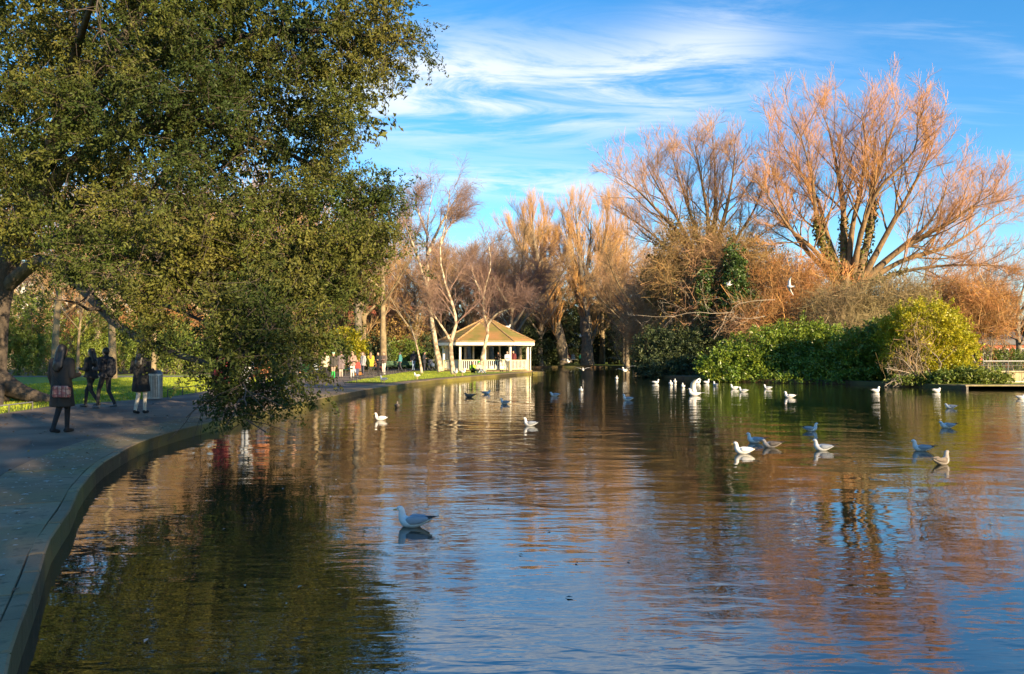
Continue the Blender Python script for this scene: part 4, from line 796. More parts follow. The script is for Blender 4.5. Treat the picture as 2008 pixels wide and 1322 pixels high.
# ------------------------------------------------------------------ buildings glimpsed through the trees
def house(name, label, px, D_, w_, h_, m_, roofm, seed, floors=3, cols=5):
    b = at(px, D_); root = empty(name, b); tag(root, label, 'building')
    boxo('wall', (0, 4, h_/2), (w_, 8, h_), m_, root)
    bm = bmesh.new(); box(bm, (0, 4, h_+.3), (w_+.5, 8.5, .6)); vs = [bm.verts.new(v) for v in ((-w_/2, 0, h_+.6), (w_/2, 0, h_+.6), (w_/2, 8, h_+.6), (-w_/2, 8, h_+.6), (-w_/2+1, 4, h_+3), (w_/2-1, 4, h_+3))]
    for f in ((0, 1, 5, 4), (2, 3, 4, 5), (1, 2, 5), (3, 0, 4)): bm.faces.new([vs[i] for i in f])
    rf = bm_obj('roof', bm, roofm, root); boxo('chimney', (w_*.3, 4, h_+3), (1, .8, 2), m_, rf)
    for i in range(floors):
        for j in range(cols):
            x = -w_/2+w_*(j+.5)/cols; z = h_*(i+.5)/floors; wn = boxo('window', (x, -.02, z), (1.1, .08, 1.7), mat('window_frame_white', (.7, .7, .68)), root)
            for sx in (-.26, .26):
                for sz in (-.42, .42): boxo('pane', (x+sx, -.065, z+sz), (.46, .02, .76), mat('dark_pane', (.03, .035, .04), rough=.1), wn)
BRICK = mat('red_brick', (.42, .13, .07), (.34, .10, .06), .9, 3, 4); SLATE = mat('slate', (.10, .10, .11), (.07, .07, .08), .7, 3)
house('pale_building', 'pale building glimpsed through the oak branches', 110, 130, 26, 14, mat('pale_render', (.62, .60, .57), (.52, .5, .47), .8, 1), SLATE, 1, 4, 8)
house('brick_house', 'red brick building glimpsed through the far-shore trees', 1246, 150, 7, 8, BRICK, SLATE, 2, 2, 3)
house('brick_house', 'low orange brick building beyond the clipped hedge', 1968, 88, 5.5, 2.6, BRICK, SLATE, 3, 1, 3)
house('brick_terrace', 'long brick terrace far behind the bench people', 500, 150, 60, 11, BRICK, SLATE, 4, 3, 16)

# ------------------------------------------------------------------ park furniture
STEEL = mat('galvanised_steel', (.42, .42, .42), (.30, .30, .30), .45, 6, metal=.6); DKMET = mat('dark_iron', (.03, .032, .03), (.05, .05, .045), .55, 8); GRNP = mat('green_paint', (.02, .10, .035), (.015, .075, .03), .5, 5)
def litter_bin():
    p = at(303, 26); root = empty('litter_bin', (p[0], p[1], .0)); tag(root, 'ribbed metal litter bin at the lawn edge', 'litter bin')
    bm = bmesh.new(); bar(bm, (0, 0, .02), (0, 0, .80), .235, k=24); bm_obj('liner', bm, mat('bin_liner', (.14, .14, .14), rough=.6), root)
    for k in range(30):
        a = k/30*6.283; boxo('slat', (math.cos(a)*.255, math.sin(a)*.255, .44), (.02, .034, .80), STEEL, root, a)
    for z, r_ in ((.82, .275), (.05, .27)):
        bm = bmesh.new(); bar(bm, (0, 0, z-.03), (0, 0, z+.03), r_, k=24); bm_obj('band', bm, STEEL, root)
    bm = bmesh.new(); bar(bm, (0, 0, .85), (0, 0, .97), .27, .20, 24); bm_obj('lid', bm, mat('bin_lid', (.20, .20, .20), (.12, .12, .12), .4, 6, metal=.5), root)
    bm = bmesh.new(); box(bm, (0, -.21, .915), (.22, .12, .07), 0, .01); bm_obj('opening', bm, DKMET, root)
litter_bin()
def low_rail(label, pts, h, step, m_, hoops=False):
    C = np.array(pts, float); seg_ = np.linalg.norm(np.diff(C, axis=0), axis=1); ac = np.concatenate([[0], np.cumsum(seg_)]); f = lambda s_: Vector((np.interp(s_, ac, C[:, 0]), np.interp(s_, ac, C[:, 1]), 0))
    b = f(0); root = empty('low_rail', b); tag(root, label, 'railing'); s_ = 0
    while s_ < ac[-1]+.01:
        q = f(s_)-b; bm = bmesh.new(); bar(bm, q+Vector((0, 0, -.1)), q+Vector((0, 0, h)), .02, k=6); bm_obj('post', bm, DKMET, root)
        if s_+step <= ac[-1]+.01:
            q2 = f(s_+step)-b; bm = bmesh.new(); n = 6
            pp = [q.lerp(q2, i/n)+Vector((0, 0, h+(.0 if not hoops else .06*math.sin(math.pi*i/n)))) for i in range(n+1)]
            for i in range(n): bar(bm, pp[i], pp[i+1], .016, k=6)
            bm_obj('bar', bm, m_, root)
        s_ += step
low_rail('low metal rail edging the shaded lawn at left', [(-14.6, 10.5), (-13.6, 15), (-12.9, 19.6), (-13.2, 22.3)], .2, 1.2, STEEL)
low_rail('low metal rail along the lawn behind the litter bin', [(-12.0, 27), (-12.3, 30), (-12.8, 36), (-13.2, 44)], .28, 1.6, DKMET)
low_rail('low dark iron rail round the lawn strip by the path', [(-6.9, 40.95), (-8.7, 40.9), (-8.85, 44), (-8.85, 50), (-9.0, 60), (-8.6, 67)], .27, 1.3, DKMET)
def bench(label, x, y, rz, w_=1.8):
    root = empty('park_bench', (x, y, 0), rz); tag(root, label, 'bench', 'green benches along the path')
    for i in range(4): boxo('seat_slat', (0, -.03-.11*i+.2, .44), (w_, .085, .03), GRNP, root)
    for i in range(3): boxo('back_slat', (0, .27+.02*i, .56+.13*i), (w_, .03, .10), GRNP, root)
    for sx in (-1, 1):
        bm = bmesh.new(); bar(bm, (sx*(w_/2-.15), -.12, 0), (sx*(w_/2-.15), -.12, .42), .022); bar(bm, (sx*(w_/2-.15), .26, 0), (sx*(w_/2-.15), .31, .86), .022); bar(bm, (sx*(w_/2-.15), -.14, .41), (sx*(w_/2-.15), .27, .41), .02); bm_obj('leg_frame', bm, DKMET, root)
bench('green bench under the seated pair by the yellow coat', -10.95, 60.6, 1.75, 2.4)
bench('long green bench before the thin sapling', -10.2, 70.8, .25, 2.6)
bench('green bench with the seated person in pale jeans', -11.7, 54.6, 1.6, 2.2)
bench('green bench nearest the hanging oak branch', -12.6, 48.8, 1.45, 2.2)
def iron_fence():
    p = at(1928, 39.2); root = empty('iron_railing', (p[0], p[1], 0)); tag(root, 'thin pale iron railing with raked stays on the right bank', 'railing')
    for k in range(6):
        x = k*1.25; bm = bmesh.new(); bar(bm, (x, 0, -.05), (x, 0, 1.18), .022, k=6); bm_obj('post', bm, mat('weathered_iron', (.16, .16, .15)), root)
        if k % 2 == 1: bm = bmesh.new(); bar(bm, (x-.05, 0, .9), (x-.4, -.35, .0), .018, k=6); bm_obj('stay', bm, DKMET, root)
    for z, m_ in ((1.16, mat('pale_rail', (.6, .6, .58))), (.12, STEEL)):
        bm = bmesh.new(); bar(bm, (-.02, 0, z), (6.4, 0, z), .02, k=6); bm_obj('rail', bm, m_, root)
    for k in range(62):
        if k % 4 == 2: boxo('bar', (.1*k, 0, .64), (.010, .010, 1.02), DKMET, root)
iron_fence()
def bow_fence():
    p = at(1890, 48); root = empty('bow_top_fence', (p[0], p[1], 0)); tag(root, 'dark bow-topped fence behind the spiky plant', 'fence')
    for k in range(34):
        x = k*.24; bm = bmesh.new(); n = 5; pp = [Vector((x, 0, 0))]+[Vector((x+.07-.07*math.cos(math.pi*i/n), 0, 1.0+.09*math.sin(math.pi*i/n))) for i in range(n+1)]+[Vector((x+.14, 0, 0))]
        for i in range(len(pp)-1): bar(bm, pp[i], pp[i+1], .014, k=5)
        bm_obj('hoop', bm, DKMET, root)
    for z in (.25, .82): boxo('rail', (4.1, 0, z), (8.3, .02, .03), DKMET, root)
bow_fence()
p = at(1977, 40.6); bm = bmesh.new(); box(bm, (0, 0, .28), (2.3, .8, .56), 0, .03); box(bm, (0, 0, .60), (2.45, .95, .08), 0, .015)
o = bm_obj('stone_plinth', bm, mat('yellow_stone', (.46, .38, .22), (.34, .27, .16), .85, 4, bump=.01, bscale=20)); o.location = p; tag(o, 'low yellowish stone plinth under the spiky plant', 'plinth')
pier = boxo('bank_wall', (33, 37.35, -.24), (22.6, .70, .44), mat('wet_shaded_wall', (.045, .035, .028), (.025, .02, .016), .5, 3, bump=.02, bscale=8)); pier['kind'] = 'structure'  # near-black wall colour holds wet stone plus painted shade
pt = boxo('wall_top', (33, 37.35, .01), (22.7, .78, .06), COPE); pt['kind'] = 'structure'
def kiosk():
    p = at(1128, 122); root = empty('park_kiosk', p); tag(root, 'small open park shelter under a white canopy at the far lawn', 'shelter')
    for x in (-1.5, 1.5):
        for y in (-1.2, 1.2): boxo('post', (x, y, 1.3), (.1, .1, 2.6), WHITE, root)
    bm = bmesh.new(); g = bmesh.ops.create_cone(bm, cap_ends=True, segments=4, radius1=2.8, radius2=.1, depth=1.1); bmesh.ops.rotate(bm, cent=(0, 0, 0), matrix=Matrix.Rotation(math.pi/4, 3, 'Z'), verts=g['verts']); bmesh.ops.translate(bm, vec=(0, 0, 3.1), verts=g['verts']); bm_obj('canopy', bm, WHITE, root)
kiosk()

# ------------------------------------------------------------------ people
class Acc:
    """collects closed lathe shapes as arrays before they are fused into one skin"""
    def __init__(self): self.V = []; self.F = []; self.n = 0
    def lathe(self, a, d, prof, scale=(1, 1), k=10):
        d = np.array(d, float); L_ = np.linalg.norm(d); d = d/L_ if L_ > 1e-6 else np.array([0, 0, 1.]); ref = np.array([1., 0, 0]) if abs(d[2]) > .8 else np.array([0, 0, 1.])
        u = np.cross(d, ref); u /= np.linalg.norm(u); w_ = np.cross(d, u); t = np.arange(k)/k*2*np.pi; c = np.cos(t)[:, None]*u+np.sin(t)[:, None]*w_
        z = np.array([p[0] for p in prof]); r = np.array([p[1] for p in prof]); V = np.array(a)+d*z[:, None, None]+c[None]*r[:, None, None]; n = len(prof); o = self.n
        self.V.append(V.reshape(-1, 3)); self.F += [(o+q*k+e, o+q*k+(e+1) % k, o+(q+1)*k+(e+1) % k, o+(q+1)*k+e) for q in range(n-1) for e in range(k)]
        self.F += [tuple(o+e for e in range(k))[::-1], tuple(o+(n-1)*k+e for e in range(k))]; self.n += n*k
def caps(ac, a, b, r0, r1):
    a = np.array(a, float); d = np.array(b, float)-a; L_ = float(np.linalg.norm(d)); th = np.linspace(1.45, 0, 5)
    ac.lathe(a, d, [(-r0*math.sin(t), r0*math.cos(t)) for t in th]+[(L_+r1*math.sin(t), r1*math.cos(t)) for t in th[::-1]])
def cone(ac, a, b, r0, r1):
    a = np.array(a, float); d = np.array(b, float)-a; ac.lathe(a, d, [(0, r0), (float(np.linalg.norm(d)), r1)], k=14)
def ellip(ac, c, r):
    n = ac.n; ac.lathe((0, 0, 0), (0, 0, 1), [(math.sin(t), math.cos(t)) for t in np.linspace(-1.5, 1.5, 11)], k=14); ac.V[-1] = ac.V[-1]*np.array(r)+np.array(c)
def ellip_obj(name, c, r, m_, parent):
    ac = Acc(); ellip(ac, c, r); me = bpy.data.meshes.new(name); me.from_pydata(np.concatenate(ac.V).tolist(), [], ac.F)
    for p_ in me.polygons: p_.use_smooth = True
    return link(name, me, m_, parent)
WORK = bpy.data.scenes.new('work')
def remesh(bm, vox, name):
    me = bpy.data.meshes.new('tmp'); me.from_pydata(np.concatenate(bm.V).tolist(), [], bm.F); ob = bpy.data.objects.new('tmp', me); WORK.collection.objects.link(ob)
    md = ob.modifiers.new('r', 'REMESH'); md.mode = 'VOXEL'; md.voxel_size = vox; md.use_smooth_shade = True
    ms = ob.modifiers.new('s', 'SMOOTH'); ms.factor = .5; ms.iterations = 2
    WORK.view_layers[0].update(); dg = WORK.view_layers[0].depsgraph; r = bpy.data.meshes.new_from_object(ob.evaluated_get(dg)); r.name = name
    bpy.data.objects.remove(ob); bpy.data.meshes.remove(me); return r
CM = {}
def cloth(c, rough=.85):
    k = tuple(round(x, 3) for x in c)
    if k not in CM: CM[k] = mat('cloth_%d' % len(CM), k, tuple(x*.7 for x in k), rough, 9)
    return CM[k]
SKIN = mat('skin', (.52, .30, .21), (.46, .26, .18), .55, 8)
def person(label, loc, face=180, H=1.68, top=(.1, .1, .1), legs=(.05, .05, .06), shoes=(.03, .03, .03), hair=(.03, .02, .015), coat=None, long_hair=True, pose='stand', step=0., arms=('down', 'down'), hat=None, vox=.036, boots=0., lower=None, lean=0., group=None, gap=.07):
    """local axes: +Y is forward. pose stand / walk / sit / ground. arms: down, bent, hip, up, fold"""
    s = H/1.70; root = empty('person', loc, R(face)); tag(root, label, 'person', group)
    V3 = lambda x, y, z: Vector((x*s, y*s, z*s))
    hz = {'sit': .50, 'ground': .14}.get(pose, .90); up = Matrix.Rotation(-R(lean), 3, 'X'); hip = V3(0, 0, hz)
    def T(x, y, z): return hip + up @ V3(x, y, z-.90)      # torso points given in standing coordinates
    J = {}
    for sd_, k in ((-1, 'L'), (1, 'R')):
        J['hip'+k] = T(sd_*.09, 0, .90); st = step*sd_
        if pose == 'sit': J['kn'+k] = V3(sd_*.11, .43, .51); J['an'+k] = V3(sd_*.10+0, .45+.12*max(0, sd_), .09)
        elif pose == 'ground': J['kn'+k] = V3(sd_*.13, .38, .42 if sd_ > 0 else .30); J['an'+k] = V3(sd_*.12, .78, .08)
        else: J['kn'+k] = V3(sd_*gap, .04+st*.22+abs(step)*.06, .49); J['an'+k] = V3(sd_*gap, st*.42-(.06 if st < 0 else 0), .085+(.10*abs(st) if st < 0 else 0))
        J['toe'+k] = J['an'+k]+V3(0, .15, -.045 if not (st < 0 and pose == 'walk') else -.07); J['toe'+k].z = max(J['toe'+k].z, .03)
        J['sh'+k] = T(sd_*.185, 0, 1.385); a = arms[0 if sd_ < 0 else 1]
        if a == 'down': J['el'+k] = T(sd_*.235, -.03-st*.10, 1.11); J['wr'+k] = T(sd_*.245, .05-st*.2, .87); J['hd'+k] = T(sd_*.24, .08-st*.22, .80)
        elif a == 'bent': J['el'+k] = T(sd_*.24, -.02, 1.10); J['wr'+k] = T(sd_*.20, .22, 1.12); J['hd'+k] = T(sd_*.16, .29, 1.14)
        elif a == 'up': J['el'+k] = T(sd_*.22, .10, 1.12); J['wr'+k] = T(sd_*.13, .22, 1.32); J['hd'+k] = T(sd_*.10, .22, 1.39)
        elif a == 'fold': J['el'+k] = T(sd_*.23, .03, 1.10); J['wr'+k] = T(-sd_*.02, .20, 1.13); J['hd'+k] = T(-sd_*.09, .20, 1.14)
        else: J['el'+k] = T(sd_*.27, .02, 1.12); J['wr'+k] = T(sd_*.17, .16, .96); J['hd'+k] = T(sd_*.14, .20, .93)
    nk = T(0, -.01, 1.44); hc = T(0, .02, 1.59)
    bm = Acc(); SEG = []
    def c_(a, b, r0, r1, kind): caps(bm, a, b, r0*s, r1*s); SEG.append((a, b, kind))
    for k in 'LR':
        c_(J['hip'+k], J['kn'+k], .082, .058, 'leg'); c_(J['kn'+k], J['an'+k], .056, .042, 'shin'); c_(J['an'+k]+V3(0, -.03, -.035), J['toe'+k], .045, .036, 'shoe')
        c_(J['sh'+k], J['el'+k], .052, .042, 'top'); c_(J['el'+k], J['wr'+k], .041, .030, 'top'); c_(J['wr'+k], J['hd'+k], .030, .034, 'skin')
        d = (J['hd'+k]-J['wr'+k]).normalized(); sx = Vector((1, 0, 0)); sx = (sx-d*sx.dot(d)).normalized(); nv = d.cross(sx)
        if nv.y < 0 and abs(d.z) > .5: nv = -nv
        for f_, (o_, l_) in enumerate(((-.030, .062), (-.010, .075), (.010, .070), (.030, .055))):
            b0 = J['hd'+k]+nv*(o_*s)+d*(.012*s); m1 = b0+d*(l_*.55*s); c_(b0, m1, .0105, .0098, 'skin'); c_(m1, m1+(d*.8+sx*(.5 if k == 'L' else -.5))*(l_*.5*s), .0098, .0085, 'skin')
        b0 = J['wr'+k].lerp(J['hd'+k], .45)+nv*(.022*s); c_(b0, b0+(nv*.75+d*.75)*(.055*s), .012, .0095, 'skin')
    for sx in (-.065, .065): c_(T(sx, 0, .93), T(sx*.9, 0, 1.10), .105, .095, 'top'); c_(T(sx*.9, 0, 1.10), T(sx*1.25, 0, 1.33), .095, .095, 'top')
    c_(T(-.12, 0, 1.39), T(.12, 0, 1.39), .062, .062, 'top'); c_(T(0, -.01, 1.40), T(0, .005, 1.50), .055, .05, 'skin')
    ellip(bm, hc, (.076*s, .094*s, .115*s)); SEG.append((hc, hc+V3(0, 0, .01), 'skin')); c_(hc+V3(0, .05, -.06), hc+V3(0, .065, -.075), .045, .035, 'skin')
    c_(hc+V3(0, .088, .005), hc+V3(0, .106, -.022), .010, .015, 'skin')
    for sx in (-1, 1): c_(hc+V3(sx*.076, -.005, .012), hc+V3(sx*.078, -.008, -.022), .015, .011, 'skin')
    me = remesh(bm, vox*s, 'body'); kinds = ['skin', 'top', 'leg', 'shin', 'shoe']; n = len(me.polygons)
    ct = np.empty(n*3, np.float32); me.polygons.foreach_get('center', ct); ct = ct.reshape(-1, 3); best = np.full(n, 1e9); mi = np.zeros(n, np.int32)
    for a, b, kd in SEG:
        a = np.array(a); b = np.array(b); d = b-a; t = np.clip(((ct-a)@d)/max(d@d, 1e-9), 0, 1); dist = np.linalg.norm(ct-(a+t[:, None]*d), axis=1)*(.8 if kd == 'skin' else 1)
        k = dist < best; best[k] = dist[k]; mi[k] = kinds.index(kd)
    for m_ in (SKIN, cloth(top), cloth(legs), cloth(lower or legs), cloth(shoes, .6)): me.materials.append(m_)
    me.polygons.foreach_set('material_index', mi); me.update(); body = link('body', me, None, root)
    # face
    for sx in (-1, 1):
        ellip_obj('eye', hc+V3(sx*.030, .086, .012), (.010*s, .007*s, .007*s), mat('eye_dark', (.02, .015, .012), rough=.3), root)
    ellip_obj('mouth', hc+V3(0, .094, -.052), (.022*s, .007*s, .006*s), mat('lips', (.36, .13, .11)), root)
    # hair
    bm = Acc(); ellip(bm, hc+V3(0, -.022, .022), (.090*s, .098*s, .112*s))
    if long_hair:
        for sx in (-.045, .045): caps(bm, hc+V3(sx, -.05, -.02), T(sx*1.1, -.105, 1.28), .06*s, .058*s)
        caps(bm, T(0, -.105, 1.34), T(0, -.12, 1.22), .07*s, .05*s)
    else: caps(bm, hc+V3(0, -.055, -.03), hc+V3(0, -.05, -.06), .06*s, .05*s)
    link('hair', remesh(bm, max(vox, .02)*s, 'hair'), mat('hair_%02d%02d' % (int(hair[0]*100), int(hair[1]*100)), hair, tuple(x*.6 for x in hair), .5, 20), root)
    if hat:
        bm = Acc(); ellip(bm, hc+V3(0, -.015, .07), (.10*s, .108*s, .082*s)); caps(bm, hc+V3(0, -.01, .15), hc+V3(0, -.01, .165), .03*s, .02*s); link('hat', remesh(bm, .016, 'hat'), cloth(hat), root)
    if coat:
        c0, ln = coat; bm = Acc(); lo = .93-ln
        for sx in (-.07, .07):
            caps(bm, T(sx, 0, .98), T(sx*.95, 0, 1.12), .125*s, .115*s); caps(bm, T(sx*.95, 0, 1.12), T(sx*1.25, 0, 1.33), .115*s, .108*s)
            if ln > 0 and pose not in ('sit', 'ground'):
                a = T(sx, 0, .96); b = V3(sx*1.25, .02, lo); cone(bm, a, b, .128*s, .152*s)
        if ln > 0 and pose in ('sit', 'ground'):
            for k in 'LR': caps(bm, J['hip'+k], J['hip'+k].lerp(J['kn'+k], .7), .11*s, .085*s)
        caps(bm, T(-.13, 0, 1.39), T(.13, 0, 1.39), .076*s, .076*s); caps(bm, T(0, -.01, 1.40), T(0, -.01, 1.455), .078*s, .07*s)
        for k in 'LR':
            caps(bm, J['sh'+k], J['el'+k], .072*s, .060*s); caps(bm, J['el'+k], J['el'+k].lerp(J['wr'+k], .95), .060*s, .046*s)
        link('coat', remesh(bm, max(vox, .02)*s, 'coat'), cloth(c0), root)
    root['_s'] = s
    return root, J
def strap_bag(root, a, c, size, m_, strap_m, stripes=None):
    bm = bmesh.new(); box(bm, c, size, 0, .02); bg_ = bm_obj('bag', bm, m_, root)
    bm = bmesh.new(); C = catmull([a, (Vector(a)+Vector(c))/2+Vector((-.02, -.07, .05)), Vector(c)+Vector((0, 0, size[2]/2))], 10)
    for i in range(9): bar(bm, C[i], C[i+1], .012, k=5)
    bm_obj('strap', bm, strap_m, root)
    if stripes:
        for k in range(4): boxo('bag_band', (c[0]-size[0]*.38+size[0]*.25*k, c[1], c[2]), (.012, size[1]+.006, size[2]*.9), stripes, bg_)
        for z in (-.06, .05): boxo('bag_band', (c[0], c[1], c[2]+z), (size[0]+.004, size[1]+.004, .012), stripes, bg_)
        boxo('zip_band', (c[0], c[1], c[2]+size[2]*.44), (size[0]*1.01, size[1]*.6, .03), strap_m, bg_)

BLK = (.014, .014, .016); NAVY = (.018, .02, .032)
g = ground_at(122, 849)
r_, J = person('woman in a grey-brown coat with a tartan shoulder bag, seen from behind', g, -8, 1.68, (.03, .03, .03), BLK, BLK, (.012, .01, .009), ((.030, .025, .021), .42), True, 'walk', .22, ('down', 'bent'), gap=.05, vox=.016, lower=BLK)
strap_bag(r_, (-.12, -.14, 1.36), (.16, -.20, .80), (.33, .10, .22), mat('tartan', (.42, .26, .20), (.30, .10, .09), .8, 14, contrast=(.45, .55)), cloth(BLK), mat('tartan_stripe', (.10, .03, .03)))
g = ground_at(180, 799)
person('woman with long dark hair in black, walking left beside the man', g, 78, 1.66, BLK, BLK, (.05, .05, .05), (.014, .011, .01), ((.022, .024, .026), .08), True, 'walk', .6, ('bent', 'bent'), vox=.016)
g = ground_at(208, 801)
r_, J = person('man in a navy jacket with a backpack, walking left', g, 70, 1.68, NAVY, (.016, .017, .022), (.10, .11, .13), (.014, .011, .01), (NAVY, .04), False, 'walk', -.5, ('bent', 'down'), vox=.016)
bm = Acc(); caps(bm, (0, -.20, 1.02), (0, -.20, 1.30), .13, .11); link('backpack', remesh(bm, .016, 'backpack'), cloth((.016, .018, .028)), r_)
boxo('jacket_stripe', (-.10, .115, 1.28), (.02, .012, .20), cloth((.5, .5, .52)), r_)
g = ground_at(277, 811)
person('girl in a black flared coat and white leggings, seen from behind', g, -5, 1.66, BLK, (.62, .56, .48), BLK, (.012, .01, .009), (BLK, .36), True, 'walk', .16, ('bent', 'bent'), vox=.016, lower=(.55, .50, .43), hat=(.014, .012, .012))

GP = 'people by the benches'
def far_person(label, px, py, face, **kw):
    vz = kw.pop('z', 0); g = ground_at(px, py, vz); return person(label, g, face, **kw)
far_person('person in a white top by the water behind the hanging oak branch', 483, 797, 150, H=1.7, top=(.7, .7, .72), legs=(.35, .40, .5), coat=((.72, .72, .74), .05))
far_person('person in an orange top behind the hanging oak branch', 512, 792, 200, H=1.6, top=(.5, .2, .1), legs=(.05, .05, .08), coat=((.45, .18, .08), .0))
far_person('person in a maroon coat behind the hanging oak branch', 436, 797, 170, H=1.68, top=(.25, .03, .04), legs=BLK, coat=((.22, .03, .045), .3))
far_person('person in a dark grey coat near the tip of the oak branch', 578, 775, 170, H=1.7, top=(.05, .05, .05), legs=BLK, coat=((.05, .05, .055), .25))
far_person('person with bright green socks and a mint hat', 654, 743, 175, H=1.62, top=(.06, .05, .05), legs=(.35, .25, .2), lower=(.02, .42, .09), shoes=(.03, .35, .09), coat=((.055, .05, .045), .15), hat=(.35, .62, .5), hair=(.1, .06, .04))
far_person('brown-haired person in a long grey-purple coat', 669, 741, 180, H=1.7, top=(.15, .12, .13), legs=(.5, .42, .36), coat=((.17, .135, .14), .38), hair=(.09, .05, .03))
far_person('blond person in a dusty pink coat and dark skirt', 691, 744, 185, H=1.68, top=(.3, .2, .18), legs=(.6, .55, .52), coat=((.32, .21, .18), .1), hair=(.5, .4, .24), arms=('bent', 'down'))
far_person('person in a mustard yellow hooded coat', 727, 735.5, 10, H=1.66, top=(.42, .33, .03), legs=(.04, .04, .04), coat=((.46, .36, .035), .3), hair=(.2, .12, .06))
far_person('person in a black jacket next to the yellow coat', 742, 736.5, 150, H=1.66, top=BLK, legs=BLK, coat=((.02, .02, .025), .06), hair=(.03, .02, .02), arms=('bent', 'bent'))
far_person('person in cream trousers leaning by the bench', 753, 736, 160, H=1.66, top=(.12, .09, .08), legs=(.68, .64, .58), coat=((.13, .10, .09), .05), hair=(.12, .08, .05), arms=('fold', 'fold'), long_hair=False)
far_person('person in a pale grey coat between the bench groups', 712, 738, 140, H=1.66, top=(.4, .4, .42), legs=(.06, .06, .09), coat=((.42, .41, .42), .2), hair=(.16, .09, .05))
far_person('child in a red jacket near the bench groups', 701, 741, 200, H=1.15, top=(.5, .05, .04), legs=(.06, .07, .14), coat=((.5, .05, .04), .03), hair=(.2, .12, .06), long_hair=False)
far_person('person in a teal jacket walking behind the low rail', 785, 729, 80, H=1.7, top=(.05, .2, .22), legs=(.05, .05, .07), coat=((.05, .22, .24), .05), hair=(.06, .04, .03), long_hair=False, pose='walk', step=.4)
far_person('person in a cream coat walking towards the benches', 638, 741, 190, H=1.66, top=(.5, .44, .34), legs=(.05, .05, .07), coat=((.52, .45, .34), .25), hair=(.1, .06, .04), pose='walk', step=.3)
person('seated person in an orange-brown jacket on the far end of the bench', (-10.75, 61.4, 0), 260, 1.68, (.32, .12, .04), (.14, .04, .03), coat=((.34, .14, .05), 0), hair=(.12, .07, .04), pose='sit', arms=('fold', 'fold'))
person('seated person in a dark jacket beside the orange-brown jacket', (-10.9, 60.2, 0), 255, 1.7, (.06, .05, .05), (.03, .03, .04), coat=((.05, .045, .045), 0), pose='sit', long_hair=False, arms=('bent', 'bent'))
person('seated person in pale blue jeans with an orange bag', (-11.5, 54.6, 0), 262, 1.68, (.3, .25, .22), (.34, .42, .55), coat=((.30, .18, .12), 0), hair=(.08, .05, .03), pose='sit', arms=('bent', 'fold'))
bm = Acc(); caps(bm, (-.2, 0, .12), (.2, 0, .13), .12, .10); caps(bm, (-.18, .05, .2), (.15, .05, .22), .08, .07); o = link('orange_bag', remesh(bm, .025, 'orange_bag'), cloth((.36, .15, .03))); o.location = (-10.6, 53.6, 0); tag(o, 'soft orange-brown bag on the path by the seated person in jeans', 'bag')
person('seated red-haired person in blue jeans nearest the oak branch', (-12.3, 48.6, 0), 258, 1.68, (.30, .36, .42), (.25, .34, .5), coat=((.32, .36, .40), 0), hair=(.30, .11, .04), pose='sit', arms=('bent', 'bent'))
bm = Acc(); caps(bm, (-.2, 0, .35), (.2, 0, .30), .26, .22); caps(bm, (-.1, 0, .62), (.05, 0, .6), .16, .12); o = link('black_rucksack', remesh(bm, .03, 'black_rucksack'), cloth(BLK)); o.location = (-11.6, 47.6, 0); tag(o, 'large black rucksack beside the red-haired seated person', 'bag')
far_person('man in a dark jacket and blue jeans behind the thin sapling', 811, 727.5, 190, H=1.8, top=NAVY, legs=(.20, .28, .42), coat=(NAVY, .05), long_hair=False)
far_person('person in a navy coat pushing the pram', 832, 728, 250, H=1.72, top=NAVY, legs=(.03, .03, .05), coat=(NAVY, .25), long_hair=False, arms=('bent', 'bent'))
far_person('child in a turquoise jacket between the two birches', 870, 727.5, 200, H=1.42, top=(.08, .42, .55), legs=BLK, coat=((.09, .46, .60), .02), hair=(.05, .03, .02), long_hair=False, hat=(.5, .4, .42))
person('person in a lime green top seated on the grass', tuple(ground_at(927, 732.5)), 205, 1.66, (.30, .55, .03), BLK, coat=((.34, .60, .04), 0), pose='ground', arms=('bent', 'bent'), hair=(.06, .04, .03))
person('person in a bright green hat seated on the grass in grey jeans', tuple(ground_at(939, 733)), 215, 1.7, (.35, .30, .26), (.36, .42, .50), coat=((.40, .36, .32), 0), pose='ground', arms=('bent', 'bent'), hat=(.02, .50, .07), hair=(.03, .4, .06))
px_, py_ = P(995, 700, 66.0).x, 66.0
person('person in a white jacket leaning on the pavilion railing', (px_, py_-.2, .02), 200, 1.72, (.6, .6, .62), (.10, .11, .10), coat=((.55, .55, .58), .02), long_hair=False, arms=('fold', 'fold'), lean=-4, hair=(.4, .33, .2))
px_ = PAV.location
person('person in a dark coat inside the pavilion behind the second arch', (px_.x+1.1, px_.y-2.2, .10), 170, 1.68, BLK, BLK, coat=((.03, .022, .022), .2), arms=('up', 'bent'))
person('person in a maroon coat inside the pavilion corner bay', (px_.x+2.45, px_.y-1.9, .10), 150, 1.72, (.16, .03, .035), BLK, coat=((.17, .035, .04), .2), hair=(.05, .03, .02))
for px0, py0, c0, lab in ((1115, 714, (.5, .04, .04), 'tiny far person in red past the channel'), (1124, 714, (.6, .58, .55), 'tiny far person in white past the channel'), (1139, 714, (.05, .42, .30), 'tiny far person in teal past the channel')):
    q = at(px0, 112); person(lab, (q[0], q[1], 0), 190, 1.7, c0, BLK, coat=(c0, .1), vox=.03)
